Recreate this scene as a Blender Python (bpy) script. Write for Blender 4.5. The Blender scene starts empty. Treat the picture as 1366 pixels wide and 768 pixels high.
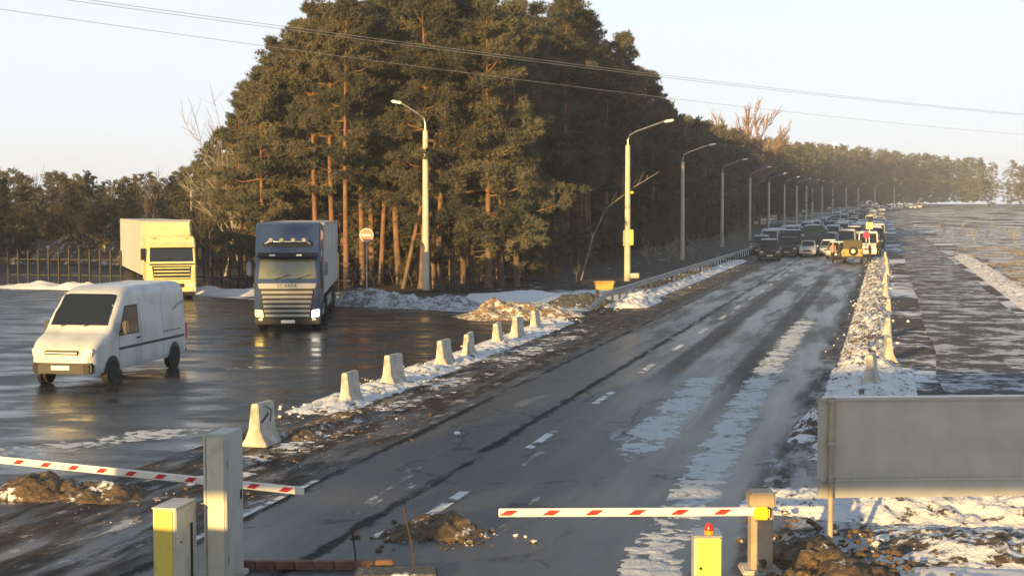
import bpy, bmesh, math, random
import numpy as np
from mathutils import Vector, Matrix, noise

R = math.radians
random.seed(7)
scene = bpy.context.scene
col = scene.collection

# ------------------------------------------------------------------ camera
F = 2000.0 / 1366.0          # focal length in picture widths
CAMH = 4.7
PITCH = math.atan(109 / 2000)
cam_d = bpy.data.cameras.new('camera')
cam_d.sensor_width = 36
cam_d.lens = 36 * F
cam_d.clip_end = 5000
cam_d.clip_start = 0.1
cam = bpy.data.objects.new('camera', cam_d)
col.objects.link(cam)
cam.location = (0, 0, CAMH)
cam.rotation_euler = (R(90) - PITCH, 0, 0)
scene.camera = cam

# ------------------------------------------------------------------ light
SUN_AZ = R(27)               # sun stands behind the camera, to its left
SUN_EL = R(8.5)
S = Vector((-math.sin(SUN_AZ) * math.cos(SUN_EL), -math.cos(SUN_AZ) * math.cos(SUN_EL), math.sin(SUN_EL)))
world = bpy.data.worlds.new('World')
scene.world = world
world.use_nodes = True
wn = world.node_tree
wn.nodes.clear()
sky = wn.nodes.new('ShaderNodeTexSky')
sky.sky_type = 'NISHITA'
sky.sun_disc = False
sky.sun_elevation = SUN_EL
sky.sun_rotation = math.pi + SUN_AZ
sky.altitude = 100
sky.air_density = 1.0
sky.dust_density = 1.0
sky.ozone_density = 1.0
bg = wn.nodes.new('ShaderNodeBackground')
bg.inputs['Strength'].default_value = 0.105
wo = wn.nodes.new('ShaderNodeOutputWorld')
# thin pale veil cloud over the whole sky, a little uneven
tc = wn.nodes.new('ShaderNodeTexCoord')
mp = wn.nodes.new('ShaderNodeMapping')
mp.inputs['Scale'].default_value = (1.2, 1.2, 5.0)
cn = wn.nodes.new('ShaderNodeTexNoise')
cn.inputs['Scale'].default_value = 1.6
cn.inputs['Detail'].default_value = 5
cr = wn.nodes.new('ShaderNodeValToRGB')
cr.color_ramp.elements[0].position = 0.25
cr.color_ramp.elements[0].color = (0.80, 0.80, 0.80, 1)
cr.color_ramp.elements[1].position = 0.75
cr.color_ramp.elements[1].color = (0.97, 0.97, 0.97, 1)
cm = wn.nodes.new('ShaderNodeMix')
cm.data_type = 'RGBA'
wn.links.new(tc.outputs['Generated'], mp.inputs['Vector'])
wn.links.new(mp.outputs['Vector'], cn.inputs['Vector'])
wn.links.new(cn.outputs['Fac'], cr.inputs['Fac'])
sz = wn.nodes.new('ShaderNodeSeparateXYZ')
wn.links.new(tc.outputs['Generated'], sz.inputs[0])
el = wn.nodes.new('ShaderNodeMapRange')
el.interpolation_type = 'SMOOTHSTEP'
el.inputs['From Min'].default_value = 0.05
el.inputs['From Max'].default_value = 0.55
el.inputs['To Min'].default_value = 1.0
el.inputs['To Max'].default_value = 0.20
wn.links.new(sz.outputs[2], el.inputs['Value'])
ml = wn.nodes.new('ShaderNodeMath')
ml.operation = 'MULTIPLY'
wn.links.new(cr.outputs['Color'], ml.inputs[0])
wn.links.new(el.outputs['Result'], ml.inputs[1])
wn.links.new(ml.outputs[0], cm.inputs['Factor'])
wn.links.new(sky.outputs['Color'], cm.inputs['A'])
cm.inputs['B'].default_value = (4.45, 4.75, 5.3, 1)
wn.links.new(cm.outputs['Result'], bg.inputs['Color'])
wn.links.new(bg.outputs['Background'], wo.inputs['Surface'])

sun_d = bpy.data.lights.new('sun', 'SUN')
sun_d.energy = 5.0
sun_d.angle = R(0.5)
sun_d.color = (1.0, 0.64, 0.22)
sun = bpy.data.objects.new('sun', sun_d)
col.objects.link(sun)
sun.rotation_euler = (-S).to_track_quat('-Z', 'Y').to_euler()

scene.view_settings.view_transform = 'Standard'
scene.view_settings.look = 'None'
scene.view_settings.exposure = 1.0
scene.view_settings.gamma = 1
scene.view_settings.use_curve_mapping = False
scene.render.engine = 'CYCLES'
scene.cycles.use_denoising = True
scene.cycles.max_bounces = 5
scene.cycles.volume_bounces = 1
scene.cycles.transparent_max_bounces = 4
scene.cycles.sample_clamp_indirect = 4

# ------------------------------------------------------------------ layout helpers
def rise(y):
    """gentle climb of the land far down the road"""
    if y < 230: return 0.0
    if y < 310: return 0.011 * (y - 230) ** 2 / 160
    if y < 800: return 0.44 + 0.011 * (y - 310)
    return 0.44 + 0.011 * 490

def cx(y):
    """x of the road's dashed centre line"""
    return -6.9 + 0.25 * y + (0.0005 * (y - 430) ** 2 if y > 430 else 0)

def P(y, t, z=0.0):
    """point at depth y, t metres to the right of the centre line"""
    return Vector((cx(y) + t / 0.970, y, rise(y) + z))

def G(px, py, z=0.0):
    """where a line of sight through a photo point meets height z (flat near ground)"""
    dx, dy = (px - 683) / 2000, (384 - py) / 2000
    c, s = math.cos(PITCH), math.sin(PITCH)
    d = Vector((dx, c + dy * s, -s + dy * c))
    k = (z - CAMH) / d.z
    return Vector((d.x * k, d.y * k, z))

ROAD_ANG = -math.atan(0.25)     # turns +Y to the road's direction

# ------------------------------------------------------------------ materials
def mat(name, c, rough=0.6, metal=0.0, c2=None, scale=6.0, detail=4, bump=0.0, bscale=None, spec=0.5, emit=None, estr=0, coat=0.0,
        lo=0.35, hi=0.65, rand=0.0, coords='Object'):
    m = bpy.data.materials.new(name)
    m.use_nodes = True
    nt = m.node_tree
    b = nt.nodes['Principled BSDF']
    b.inputs['Base Color'].default_value = (*c, 1)
    b.inputs['Roughness'].default_value = rough
    b.inputs['Metallic'].default_value = metal
    b.inputs['Specular IOR Level'].default_value = spec
    b.inputs['Coat Weight'].default_value = coat
    if emit:
        b.inputs['Emission Color'].default_value = (*emit, 1)
        b.inputs['Emission Strength'].default_value = estr
    tcn = nt.nodes.new('ShaderNodeTexCoord')
    if c2:
        n = nt.nodes.new('ShaderNodeTexNoise')
        n.inputs['Scale'].default_value = scale
        n.inputs['Detail'].default_value = detail
        nt.links.new(tcn.outputs[coords], n.inputs['Vector'])
        r = nt.nodes.new('ShaderNodeValToRGB')
        r.color_ramp.elements[0].position = lo
        r.color_ramp.elements[0].color = (*c, 1)
        r.color_ramp.elements[1].position = hi
        r.color_ramp.elements[1].color = (*c2, 1)
        nt.links.new(n.outputs['Fac'], r.inputs['Fac'])
        out = r.outputs['Color']
        if rand:
            oi = nt.nodes.new('ShaderNodeObjectInfo')
            hs = nt.nodes.new('ShaderNodeHueSaturation')
            mr = nt.nodes.new('ShaderNodeMapRange')
            mr.inputs['To Min'].default_value = 1 - rand
            mr.inputs['To Max'].default_value = 1 + rand
            nt.links.new(oi.outputs['Random'], mr.inputs['Value'])
            nt.links.new(mr.outputs['Result'], hs.inputs['Value'])
            nt.links.new(out, hs.inputs['Color'])
            out = hs.outputs['Color']
        nt.links.new(out, b.inputs['Base Color'])
    if bump:
        n2 = nt.nodes.new('ShaderNodeTexNoise')
        n2.inputs['Scale'].default_value = bscale or scale * 3
        n2.inputs['Detail'].default_value = 4
        nt.links.new(tcn.outputs[coords], n2.inputs['Vector'])
        bp = nt.nodes.new('ShaderNodeBump')
        bp.inputs['Strength'].default_value = bump
        bp.inputs['Distance'].default_value = 0.03
        nt.links.new(n2.outputs['Fac'], bp.inputs['Height'])
        nt.links.new(bp.outputs['Normal'], b.inputs['Normal'])
    return m

class NT:
    """tiny node-building helper"""
    def __init__(s, name):
        s.m = bpy.data.materials.new(name); s.m.use_nodes = True
        s.t = s.m.node_tree; s.b = s.t.nodes['Principled BSDF']
    def n(s, kind, **kw):
        o = s.t.nodes.new(kind)
        for k, v in kw.items():
            if k in o.inputs: s.put(o.inputs[k], v)
            else: setattr(o, k, v)
        return o
    def put(s, sock, v):
        if hasattr(v, 'is_output'): s.t.links.new(v, sock)
        else: sock.default_value = v
    def noise(s, vec, scale, detail=4, rough=0.55):
        o = s.t.nodes.new('ShaderNodeTexNoise')
        o.inputs['Scale'].default_value = scale; o.inputs['Detail'].default_value = detail
        o.inputs['Roughness'].default_value = rough
        s.t.links.new(vec, o.inputs['Vector'])
        return o.outputs['Fac']
    def math(s, op, a, b=None, clamp=False):
        o = s.t.nodes.new('ShaderNodeMath'); o.operation = op; o.use_clamp = clamp
        s.put(o.inputs[0], a)
        if b is not None: s.put(o.inputs[1], b)
        return o.outputs[0]
    def ramp(s, v, a, b, lo=0.0, hi=1.0):
        o = s.t.nodes.new('ShaderNodeMapRange'); o.interpolation_type = 'SMOOTHSTEP'
        s.put(o.inputs['Value'], v)
        o.inputs['From Min'].default_value = a; o.inputs['From Max'].default_value = b
        o.inputs['To Min'].default_value = lo; o.inputs['To Max'].default_value = hi
        return o.outputs['Result']
    def mix(s, f, a, b):
        o = s.t.nodes.new('ShaderNodeMix'); o.data_type = 'RGBA'
        s.put(o.inputs['Factor'], f)
        for k, v in (('A', a), ('B', b)):
            if isinstance(v, tuple): o.inputs[k].default_value = (*v, 1)
            else: s.t.links.new(v, o.inputs[k])
        return o.outputs['Result']
    def scaled(s, vec, sc):
        o = s.t.nodes.new('ShaderNodeMapping'); o.inputs['Scale'].default_value = sc
        s.t.links.new(vec, o.inputs['Vector']); return o.outputs['Vector']
    def band(s, t, centre, half, soft, wob=None):
        """1 inside |t-centre|<half"""
        d = s.math('ABSOLUTE', s.math('SUBTRACT', t, centre))
        if wob is not None: d = s.math('ADD', d, wob)
        return s.ramp(d, half + soft, half - soft if half > soft else 0.0)

def ground_bump(k, vec, scale, dist, strength=0.6):
    bp = k.n('ShaderNodeBump', Strength=strength, Distance=dist, Height=k.noise(vec, scale, 5, 0.65))
    k.t.links.new(bp.outputs['Normal'], k.b.inputs['Normal'])

def road_material():
    k = NT('wet_road')
    uv = k.n('ShaderNodeUVMap').outputs['UV']          # u = metres right of centre line, v = metres along
    sep = k.n('ShaderNodeSeparateXYZ'); k.t.links.new(uv, sep.inputs[0])
    u, v = sep.outputs[0], sep.outputs[1]
    n_big = k.noise(k.scaled(uv, (0.5, 0.035, 1)), 1.0, 4)
    n_str = k.noise(k.scaled(uv, (1.0, 0.16, 1)), 1.6, 6, 0.65)
    n_fine = k.noise(k.scaled(uv, (1.6, 0.7, 1)), 1.6, 8, 0.72)
    n_mid = k.noise(k.scaled(uv, (1.1, 0.11, 1)), 0.9, 6, 0.62)
    n_grit = k.noise(uv, 5.5, 6, 0.75)
    wob = k.math('MULTIPLY', k.math('SUBTRACT', n_str, 0.5), 1.1)
    wob2 = k.math('MULTIPLY', k.math('SUBTRACT', n_fine, 0.5), 0.55)
    lane = k.mix(k.ramp(n_big, 0.35, 0.65), (0.046, 0.052, 0.061), (0.066, 0.068, 0.072))
    lane = k.mix(k.ramp(n_grit, 0.42, 0.72, 0, 0.5), lane, (0.095, 0.094, 0.092))
    # thawed mud on the shoulders, more of it further up the road
    shoulder = k.math('MAXIMUM', k.ramp(k.math('ADD', u, wob), -2.5, -3.0), k.ramp(k.math('ADD', u, wob), 4.5, 5.1))
    mud = k.math('MULTIPLY', shoulder, k.ramp(n_str, 0.38, 0.56))
    far = k.ramp(v, 40, 62)
    far_mud = k.math('MULTIPLY', far, k.math('MAXIMUM', k.math('MULTIPLY', shoulder, 0.9), k.math('MULTIPLY', k.ramp(n_mid, 0.45, 0.58), 0.5)))
    c = k.mix(k.ramp(n_fine, 0.42, 0.60), (0.030, 0.024, 0.019), (0.085, 0.066, 0.048))
    c = k.mix(k.math('MAXIMUM', mud, far_mud), lane, c)
    # dark seams, brown wheel bands, cracks
    seam = k.math('MAXIMUM', k.band(u, -0.75, 0.10, 0.06, wob2), k.band(u, -2.65, 0.10, 0.07, wob2))
    seam = k.math('MULTIPLY', seam, k.ramp(n_str, 0.36, 0.50))
    band = k.math('MAXIMUM', k.math('MULTIPLY', k.band(u, 0.75, 0.36, 0.12, wob2), k.ramp(v, 38, 47)), k.math('MULTIPLY', k.band(u, 2.85, 0.40, 0.14, wob2), k.ramp(v, 30, 44)))
    band = k.math('MULTIPLY', k.math('MULTIPLY', band, k.ramp(v, 118, 95)), k.ramp(n_mid, 0.30, 0.44))
    vor = k.n('ShaderNodeTexVoronoi', feature='DISTANCE_TO_EDGE'); vor.inputs['Scale'].default_value = 0.42
    dv = k.n('ShaderNodeVectorMath', operation='ADD'); k.t.links.new(k.scaled(uv, (1, 0.6, 1)), dv.inputs[0])
    nv_ = k.n('ShaderNodeTexNoise'); nv_.inputs['Scale'].default_value = 0.8; nv_.inputs['Detail'].default_value = 5; k.t.links.new(uv, nv_.inputs['Vector'])
    k.t.links.new(nv_.outputs['Color'], dv.inputs[1]); k.t.links.new(dv.outputs[0], vor.inputs['Vector'])
    crack = k.math('MULTIPLY', k.ramp(vor.outputs['Distance'], 0.022, 0.008), k.ramp(n_mid, 0.46, 0.56))
    c = k.mix(k.math('MULTIPLY', band, 0.85), c, (0.026, 0.019, 0.015))
    dark = k.math('MAXIMUM', seam, k.math('MULTIPLY', crack, 0.4))
    c = k.mix(dark, c, (0.008, 0.008, 0.008))
    # thin crusts of frozen slush
    s3 = k.math('MULTIPLY', k.ramp(k.math('ADD', n_mid, k.math('MULTIPLY', n_fine, 0.5)), 0.86, 0.92), k.ramp(v, 40, 24, 0.15, 1.0))
    s4 = k.math('MULTIPLY', k.math('MULTIPLY', shoulder, k.ramp(n_fine, 0.57, 0.62)), k.ramp(v, 75, 50, 0.25, 0.75))
    s5 = k.math('MULTIPLY', k.ramp(k.math('ADD', u, k.math('MULTIPLY', wob, 1.5)), 5.2, 5.7), k.ramp(n_fine, 0.42, 0.52))
    snow = k.math('MAXIMUM', s3, k.math('MAXIMUM', s4, s5))
    c = k.mix(k.math('MULTIPLY', snow, 0.85), c, (0.50, 0.52, 0.54))
    k.put(k.b.inputs['Base Color'], c)
    dry = k.math('MAXIMUM', k.math('MAXIMUM', mud, far_mud), k.math('MAXIMUM', k.math('MULTIPLY', dark, 0.9), k.math('MULTIPLY', band, 0.7)))
    k.put(k.b.inputs['Specular IOR Level'], k.math('SUBTRACT', 0.20, k.math('MULTIPLY', dry, 0.15)))
    wet = k.ramp(n_mid, 0.3, 0.7, 0.27, 0.40)
    wet = k.math('ADD', wet, k.math('MULTIPLY', dry, 0.25))
    k.put(k.b.inputs['Roughness'], k.math('ADD', wet, k.math('MULTIPLY', snow, 0.25)))
    h = k.math('ADD', k.math('MULTIPLY', k.noise(uv, 9.0, 5, 0.7), 0.35), snow)
    h = k.math('SUBTRACT', h, k.math('MULTIPLY', dark, 0.8))
    h = k.math('ADD', h, k.math('MULTIPLY', mud, k.math('MULTIPLY', n_grit, 1.5)))
    bp = k.n('ShaderNodeBump', Strength=0.6, Distance=0.03, Height=h)
    k.t.links.new(bp.outputs['Normal'], k.b.inputs['Normal'])
    return k.m

def yard_material():
    k = NT('wet_yard_asphalt')
    p = k.n('ShaderNodeTexCoord').outputs['Object']
    n_big = k.noise(p, 0.12, 4)
    n_mid = k.noise(k.scaled(p, (0.5, 1.1, 1)), 0.8, 5, 0.62)
    n_fine = k.noise(k.scaled(p, (0.8, 3.0, 1)), 1.5, 6, 0.7)
    c = k.mix(k.ramp(n_big, 0.35, 0.65), (0.030, 0.032, 0.036), (0.048, 0.046, 0.044))
    slush = k.math('MULTIPLY', k.ramp(n_fine, 0.60, 0.70), k.ramp(n_mid, 0.47, 0.62))
    c = k.mix(k.math('MULTIPLY', slush, 0.8), c, (0.42, 0.45, 0.48))
    k.put(k.b.inputs['Base Color'], c)
    k.b.inputs['Specular IOR Level'].default_value = 0.17
    r = k.ramp(n_mid, 0.35, 0.62, 0.15, 0.46)
    k.put(k.b.inputs['Roughness'], k.math('ADD', r, k.math('MULTIPLY', slush, 0.3)))
    h = k.math('ADD', k.math('MULTIPLY', k.noise(p, 7.0, 4, 0.65), 0.22), slush)
    bp = k.n('ShaderNodeBump', Strength=0.4, Distance=0.03, Height=h)
    k.t.links.new(bp.outputs['Normal'], k.b.inputs['Normal'])
    return k.m

def land_material():
    k = NT('winter_ground')
    p = k.n('ShaderNodeTexCoord').outputs['Object']
    n1 = k.noise(p, 0.10, 5, 0.6)
    n2 = k.noise(p, 1.3, 6, 0.7)
    c = k.mix(k.ramp(n2, 0.35, 0.65), (0.035, 0.026, 0.018), (0.085, 0.065, 0.045))
    s = k.ramp(k.math('ADD', n1, k.math('MULTIPLY', k.math('SUBTRACT', n2, 0.5), 0.45)), 0.49, 0.56)
    c = k.mix(s, c, (0.66, 0.70, 0.76))
    k.put(k.b.inputs['Base Color'], c); k.b.inputs['Roughness'].default_value = 0.8
    ground_bump(k, p, 3.0, 0.12, 0.7)
    return k.m

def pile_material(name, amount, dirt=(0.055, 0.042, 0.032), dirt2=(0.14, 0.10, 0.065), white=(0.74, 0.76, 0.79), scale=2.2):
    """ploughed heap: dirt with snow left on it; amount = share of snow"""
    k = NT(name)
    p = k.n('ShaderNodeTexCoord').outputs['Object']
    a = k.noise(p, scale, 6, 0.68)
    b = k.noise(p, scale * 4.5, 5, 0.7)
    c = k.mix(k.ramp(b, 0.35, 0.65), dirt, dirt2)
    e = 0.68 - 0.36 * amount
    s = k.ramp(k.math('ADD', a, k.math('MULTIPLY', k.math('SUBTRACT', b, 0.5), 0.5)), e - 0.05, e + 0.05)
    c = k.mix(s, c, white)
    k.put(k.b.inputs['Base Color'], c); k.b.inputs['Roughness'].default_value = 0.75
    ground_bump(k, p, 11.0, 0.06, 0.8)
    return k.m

M = {}
M['road'] = road_material(); M['yard'] = yard_material(); M['land'] = land_material()
M['track'] = pile_material('muddy_track', 0.42, (0.035, 0.032, 0.03), (0.075, 0.066, 0.056), (0.45, 0.48, 0.52), 0.55)
M['pile_snow'] = pile_material('snow_heap', 0.74, (0.06, 0.05, 0.04), (0.20, 0.16, 0.12), (0.74, 0.75, 0.78), 2.8)
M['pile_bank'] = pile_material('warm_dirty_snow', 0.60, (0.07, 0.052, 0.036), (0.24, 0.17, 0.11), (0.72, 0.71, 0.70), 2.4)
M['ice'] = pile_material('road_ice', 0.84, (0.07, 0.07, 0.072), (0.20, 0.21, 0.22), (0.54, 0.57, 0.60), 1.5)
M['pile_clean'] = pile_material('clean_snow', 1.15, dirt=(0.5, 0.52, 0.55), dirt2=(0.6, 0.62, 0.66))
M['pile_mixed'] = pile_material('mixed_heap', 0.50)
M['pile_grey'] = pile_material('grey_snow_heap', 0.55, (0.12, 0.12, 0.12), (0.26, 0.26, 0.26), (0.55, 0.57, 0.6))
M['pile_dirt'] = pile_material('dirt_heap', 0.20, (0.06, 0.04, 0.025), (0.17, 0.115, 0.06))
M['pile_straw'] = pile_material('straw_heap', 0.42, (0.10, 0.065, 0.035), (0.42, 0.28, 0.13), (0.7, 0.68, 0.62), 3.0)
M['gravel'] = pile_material('gravel_heap', 0.12, (0.05, 0.048, 0.046), (0.11, 0.105, 0.10))
M['marking'] = mat('road_paint', (0.66, 0.67, 0.67), 0.6, c2=(0.07, 0.07, 0.072), scale=2.6, detail=8, lo=0.47, hi=0.60)
M['concrete'] = mat('pale_concrete', (0.54, 0.51, 0.46), 0.85, c2=(0.27, 0.24, 0.20), scale=3.0, detail=8, bump=0.6, bscale=14, lo=0.42, hi=0.72)
M['pole'] = mat('pole_concrete', (0.60, 0.54, 0.42), 0.8, c2=(0.48, 0.43, 0.33), scale=1.5, bump=0.3, bscale=18)
M['steel'] = mat('galvanised_steel', (0.42, 0.43, 0.44), 0.42, 0.8, c2=(0.3, 0.3, 0.3), scale=5)
M['rail'] = mat('dull_guardrail', (0.30, 0.31, 0.32), 0.5, 0.6, c2=(0.2, 0.2, 0.2), scale=3)
M['cab_cream'] = mat('cream_sheet_steel', (0.60, 0.58, 0.47), 0.42, c2=(0.40, 0.36, 0.27), scale=5.0, detail=9, lo=0.50, hi=0.85, bump=0.05, bscale=4)
M['cab_grey'] = mat('grey_sheet_steel', (0.46, 0.46, 0.43), 0.5, c2=(0.30, 0.285, 0.25), scale=4.0, detail=9, lo=0.50, hi=0.85, bump=0.05, bscale=4)
M['cab_yellow'] = mat('yellow_sheet_steel', (0.80, 0.63, 0.12), 0.45, c2=(0.50, 0.36, 0.09), scale=6, detail=9, lo=0.52, hi=0.85)
M['cab_brown'] = mat('weathered_beige_steel', (0.40, 0.33, 0.24), 0.55, c2=(0.30, 0.24, 0.17), scale=4)
M['bin'] = mat('faded_orange_plastic', (0.58, 0.36, 0.08), 0.5, c2=(0.48, 0.28, 0.06), scale=3)
M['yellow'] = mat('yellow_plastic', (0.80, 0.55, 0.02), 0.45)
M['white'] = mat('boom_white', (0.80, 0.79, 0.75), 0.4, c2=(0.70, 0.69, 0.65), scale=4)
M['red'] = mat('boom_red', (0.55, 0.03, 0.03), 0.4)
M['signback'] = mat('sign_back_grey', (0.44, 0.44, 0.42), 0.55, 0.1, c2=(0.37, 0.37, 0.35), scale=2.5, detail=6)
M['dark'] = mat('dark_metal', (0.02, 0.02, 0.02), 0.6)
M['rust'] = mat('rusty_rod', (0.05, 0.03, 0.02), 0.8)
M['kerb'] = mat('red_brown_kerb', (0.24, 0.11, 0.07), 0.8, c2=(0.12, 0.07, 0.05), scale=8, bump=0.5)
M['snowcap'] = mat('snow_cap', (0.78, 0.80, 0.83), 0.7, bump=0.4, scale=3, bscale=9)
M['glass'] = mat('dark_glass', (0.012, 0.014, 0.016), 0.06, spec=0.9)
M['screen'] = mat('windscreen_sunset_tint', (0.17, 0.17, 0.085), 0.10, spec=0.8, c2=(0.13, 0.13, 0.06), scale=3)  # yellowish base colour paints a sunset reflection into the glass
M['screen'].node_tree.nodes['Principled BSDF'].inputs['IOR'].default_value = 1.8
M['tyre'] = mat('tyre_rubber', (0.018, 0.018, 0.018), 0.85)
M['rim'] = mat('wheel_rim', (0.30, 0.30, 0.31), 0.4, 0.7)
M['black'] = mat('black_plastic', (0.015, 0.015, 0.016), 0.55)
M['blue'] = mat('blue_truck_paint', (0.022, 0.046, 0.13), 0.30, c2=(0.03, 0.05, 0.115), scale=2.5, coat=0.5)
M['chrome'] = mat('silver_trim', (0.50, 0.50, 0.50), 0.3, 0.7)
M['slat'] = mat('dull_grille_slat', (0.26, 0.26, 0.25), 0.4, 0.5)
M['vanwhite'] = mat('dirty_white_paint', (0.55, 0.58, 0.59), 0.45, c2=(0.38, 0.385, 0.375), scale=1.6, detail=9, coat=0.2, lo=0.42, hi=0.78)
M['cream'] = mat('cream_truck_paint', (0.80, 0.70, 0.36), 0.4, c2=(0.68, 0.58, 0.28), scale=2.0, coat=0.2)
M['tarp'] = mat('grey_tarpaulin', (0.50, 0.50, 0.48), 0.65, c2=(0.42, 0.42, 0.40), scale=1.2, bump=0.15, bscale=2.5)
M['tarp_top'] = mat('cream_tarpaulin', (0.62, 0.56, 0.42), 0.65, c2=(0.56, 0.50, 0.37), scale=1.2)
M['headlight'] = mat('lit_headlight', (0.9, 0.9, 0.85), 0.2, emit=(1.0, 0.93, 0.8), estr=3.5)
M['lamp_amber'] = mat('amber_headlight', (0.9, 0.7, 0.2), 0.2, emit=(1.0, 0.78, 0.15), estr=1.6)
M['lens'] = mat('lamp_lens', (0.75, 0.75, 0.72), 0.15, spec=0.8)
M['amber'] = mat('amber_lens', (0.7, 0.3, 0.03), 0.2)
M['redlens'] = mat('red_lens', (0.55, 0.03, 0.02), 0.2)
M['plate'] = mat('number_plate', (0.75, 0.75, 0.72), 0.4)
M['ink'] = mat('dark_print', (0.03, 0.035, 0.04), 0.6)
M['signred'] = mat('sign_red', (0.66, 0.24, 0.15), 0.5, c2=(0.60, 0.19, 0.11), scale=4)
M['signwhite'] = mat('sign_white', (0.80, 0.78, 0.74), 0.45)
M['needles'] = mat('pine_needles', (0.046, 0.053, 0.040), 0.75, c2=(0.145, 0.128, 0.078), scale=0.35, detail=3, rand=0.38, spec=0.2)
M['bark'] = mat('brown_bark', (0.055, 0.042, 0.034), 0.9, c2=(0.11, 0.085, 0.065), scale=3, bump=0.5)
M['twig'] = mat('bare_twigs', (0.085, 0.065, 0.05), 0.9, c2=(0.16, 0.125, 0.095), scale=1.0)
M['twig_pale'] = mat('frosted_twigs', (0.30, 0.28, 0.26), 0.9, c2=(0.20, 0.18, 0.16), scale=1.0)
M['twig_red'] = mat('reddish_twigs', (0.30, 0.21, 0.16), 0.9, c2=(0.22, 0.15, 0.11), scale=1.0)
M['wire'] = mat('overhead_wire', (0.34, 0.34, 0.33), 0.55)
M['fence'] = mat('dark_fence', (0.025, 0.024, 0.024), 0.7)
M['wall'] = mat('shade_canopy_wall', (0.40, 0.38, 0.34), 0.8, c2=(0.34, 0.32, 0.29), scale=2)

def pine_bark():
    k = NT('pine_bark')
    p = k.n('ShaderNodeTexCoord').outputs['Object']
    sep = k.n('ShaderNodeSeparateXYZ'); k.t.links.new(p, sep.inputs[0])
    n = k.noise(p, 2.5, 5, 0.65)
    low = k.mix(k.ramp(n, 0.35, 0.65), (0.085, 0.060, 0.045), (0.19, 0.125, 0.085))
    up = k.mix(k.ramp(n, 0.35, 0.65), (0.14, 0.075, 0.042), (0.25, 0.13, 0.065))
    c = k.mix(k.ramp(k.math('ADD', sep.outputs[2], k.math('MULTIPLY', n, 2.0)), 1.5, 5.5), low, up)
    k.put(k.b.inputs['Base Color'], c); k.b.inputs['Roughness'].default_value = 0.9
    ground_bump(k, k.scaled(p, (1, 1, 0.3)), 9.0, 0.05, 0.7)
    return k.m
M['pine'] = pine_bark()

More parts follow.
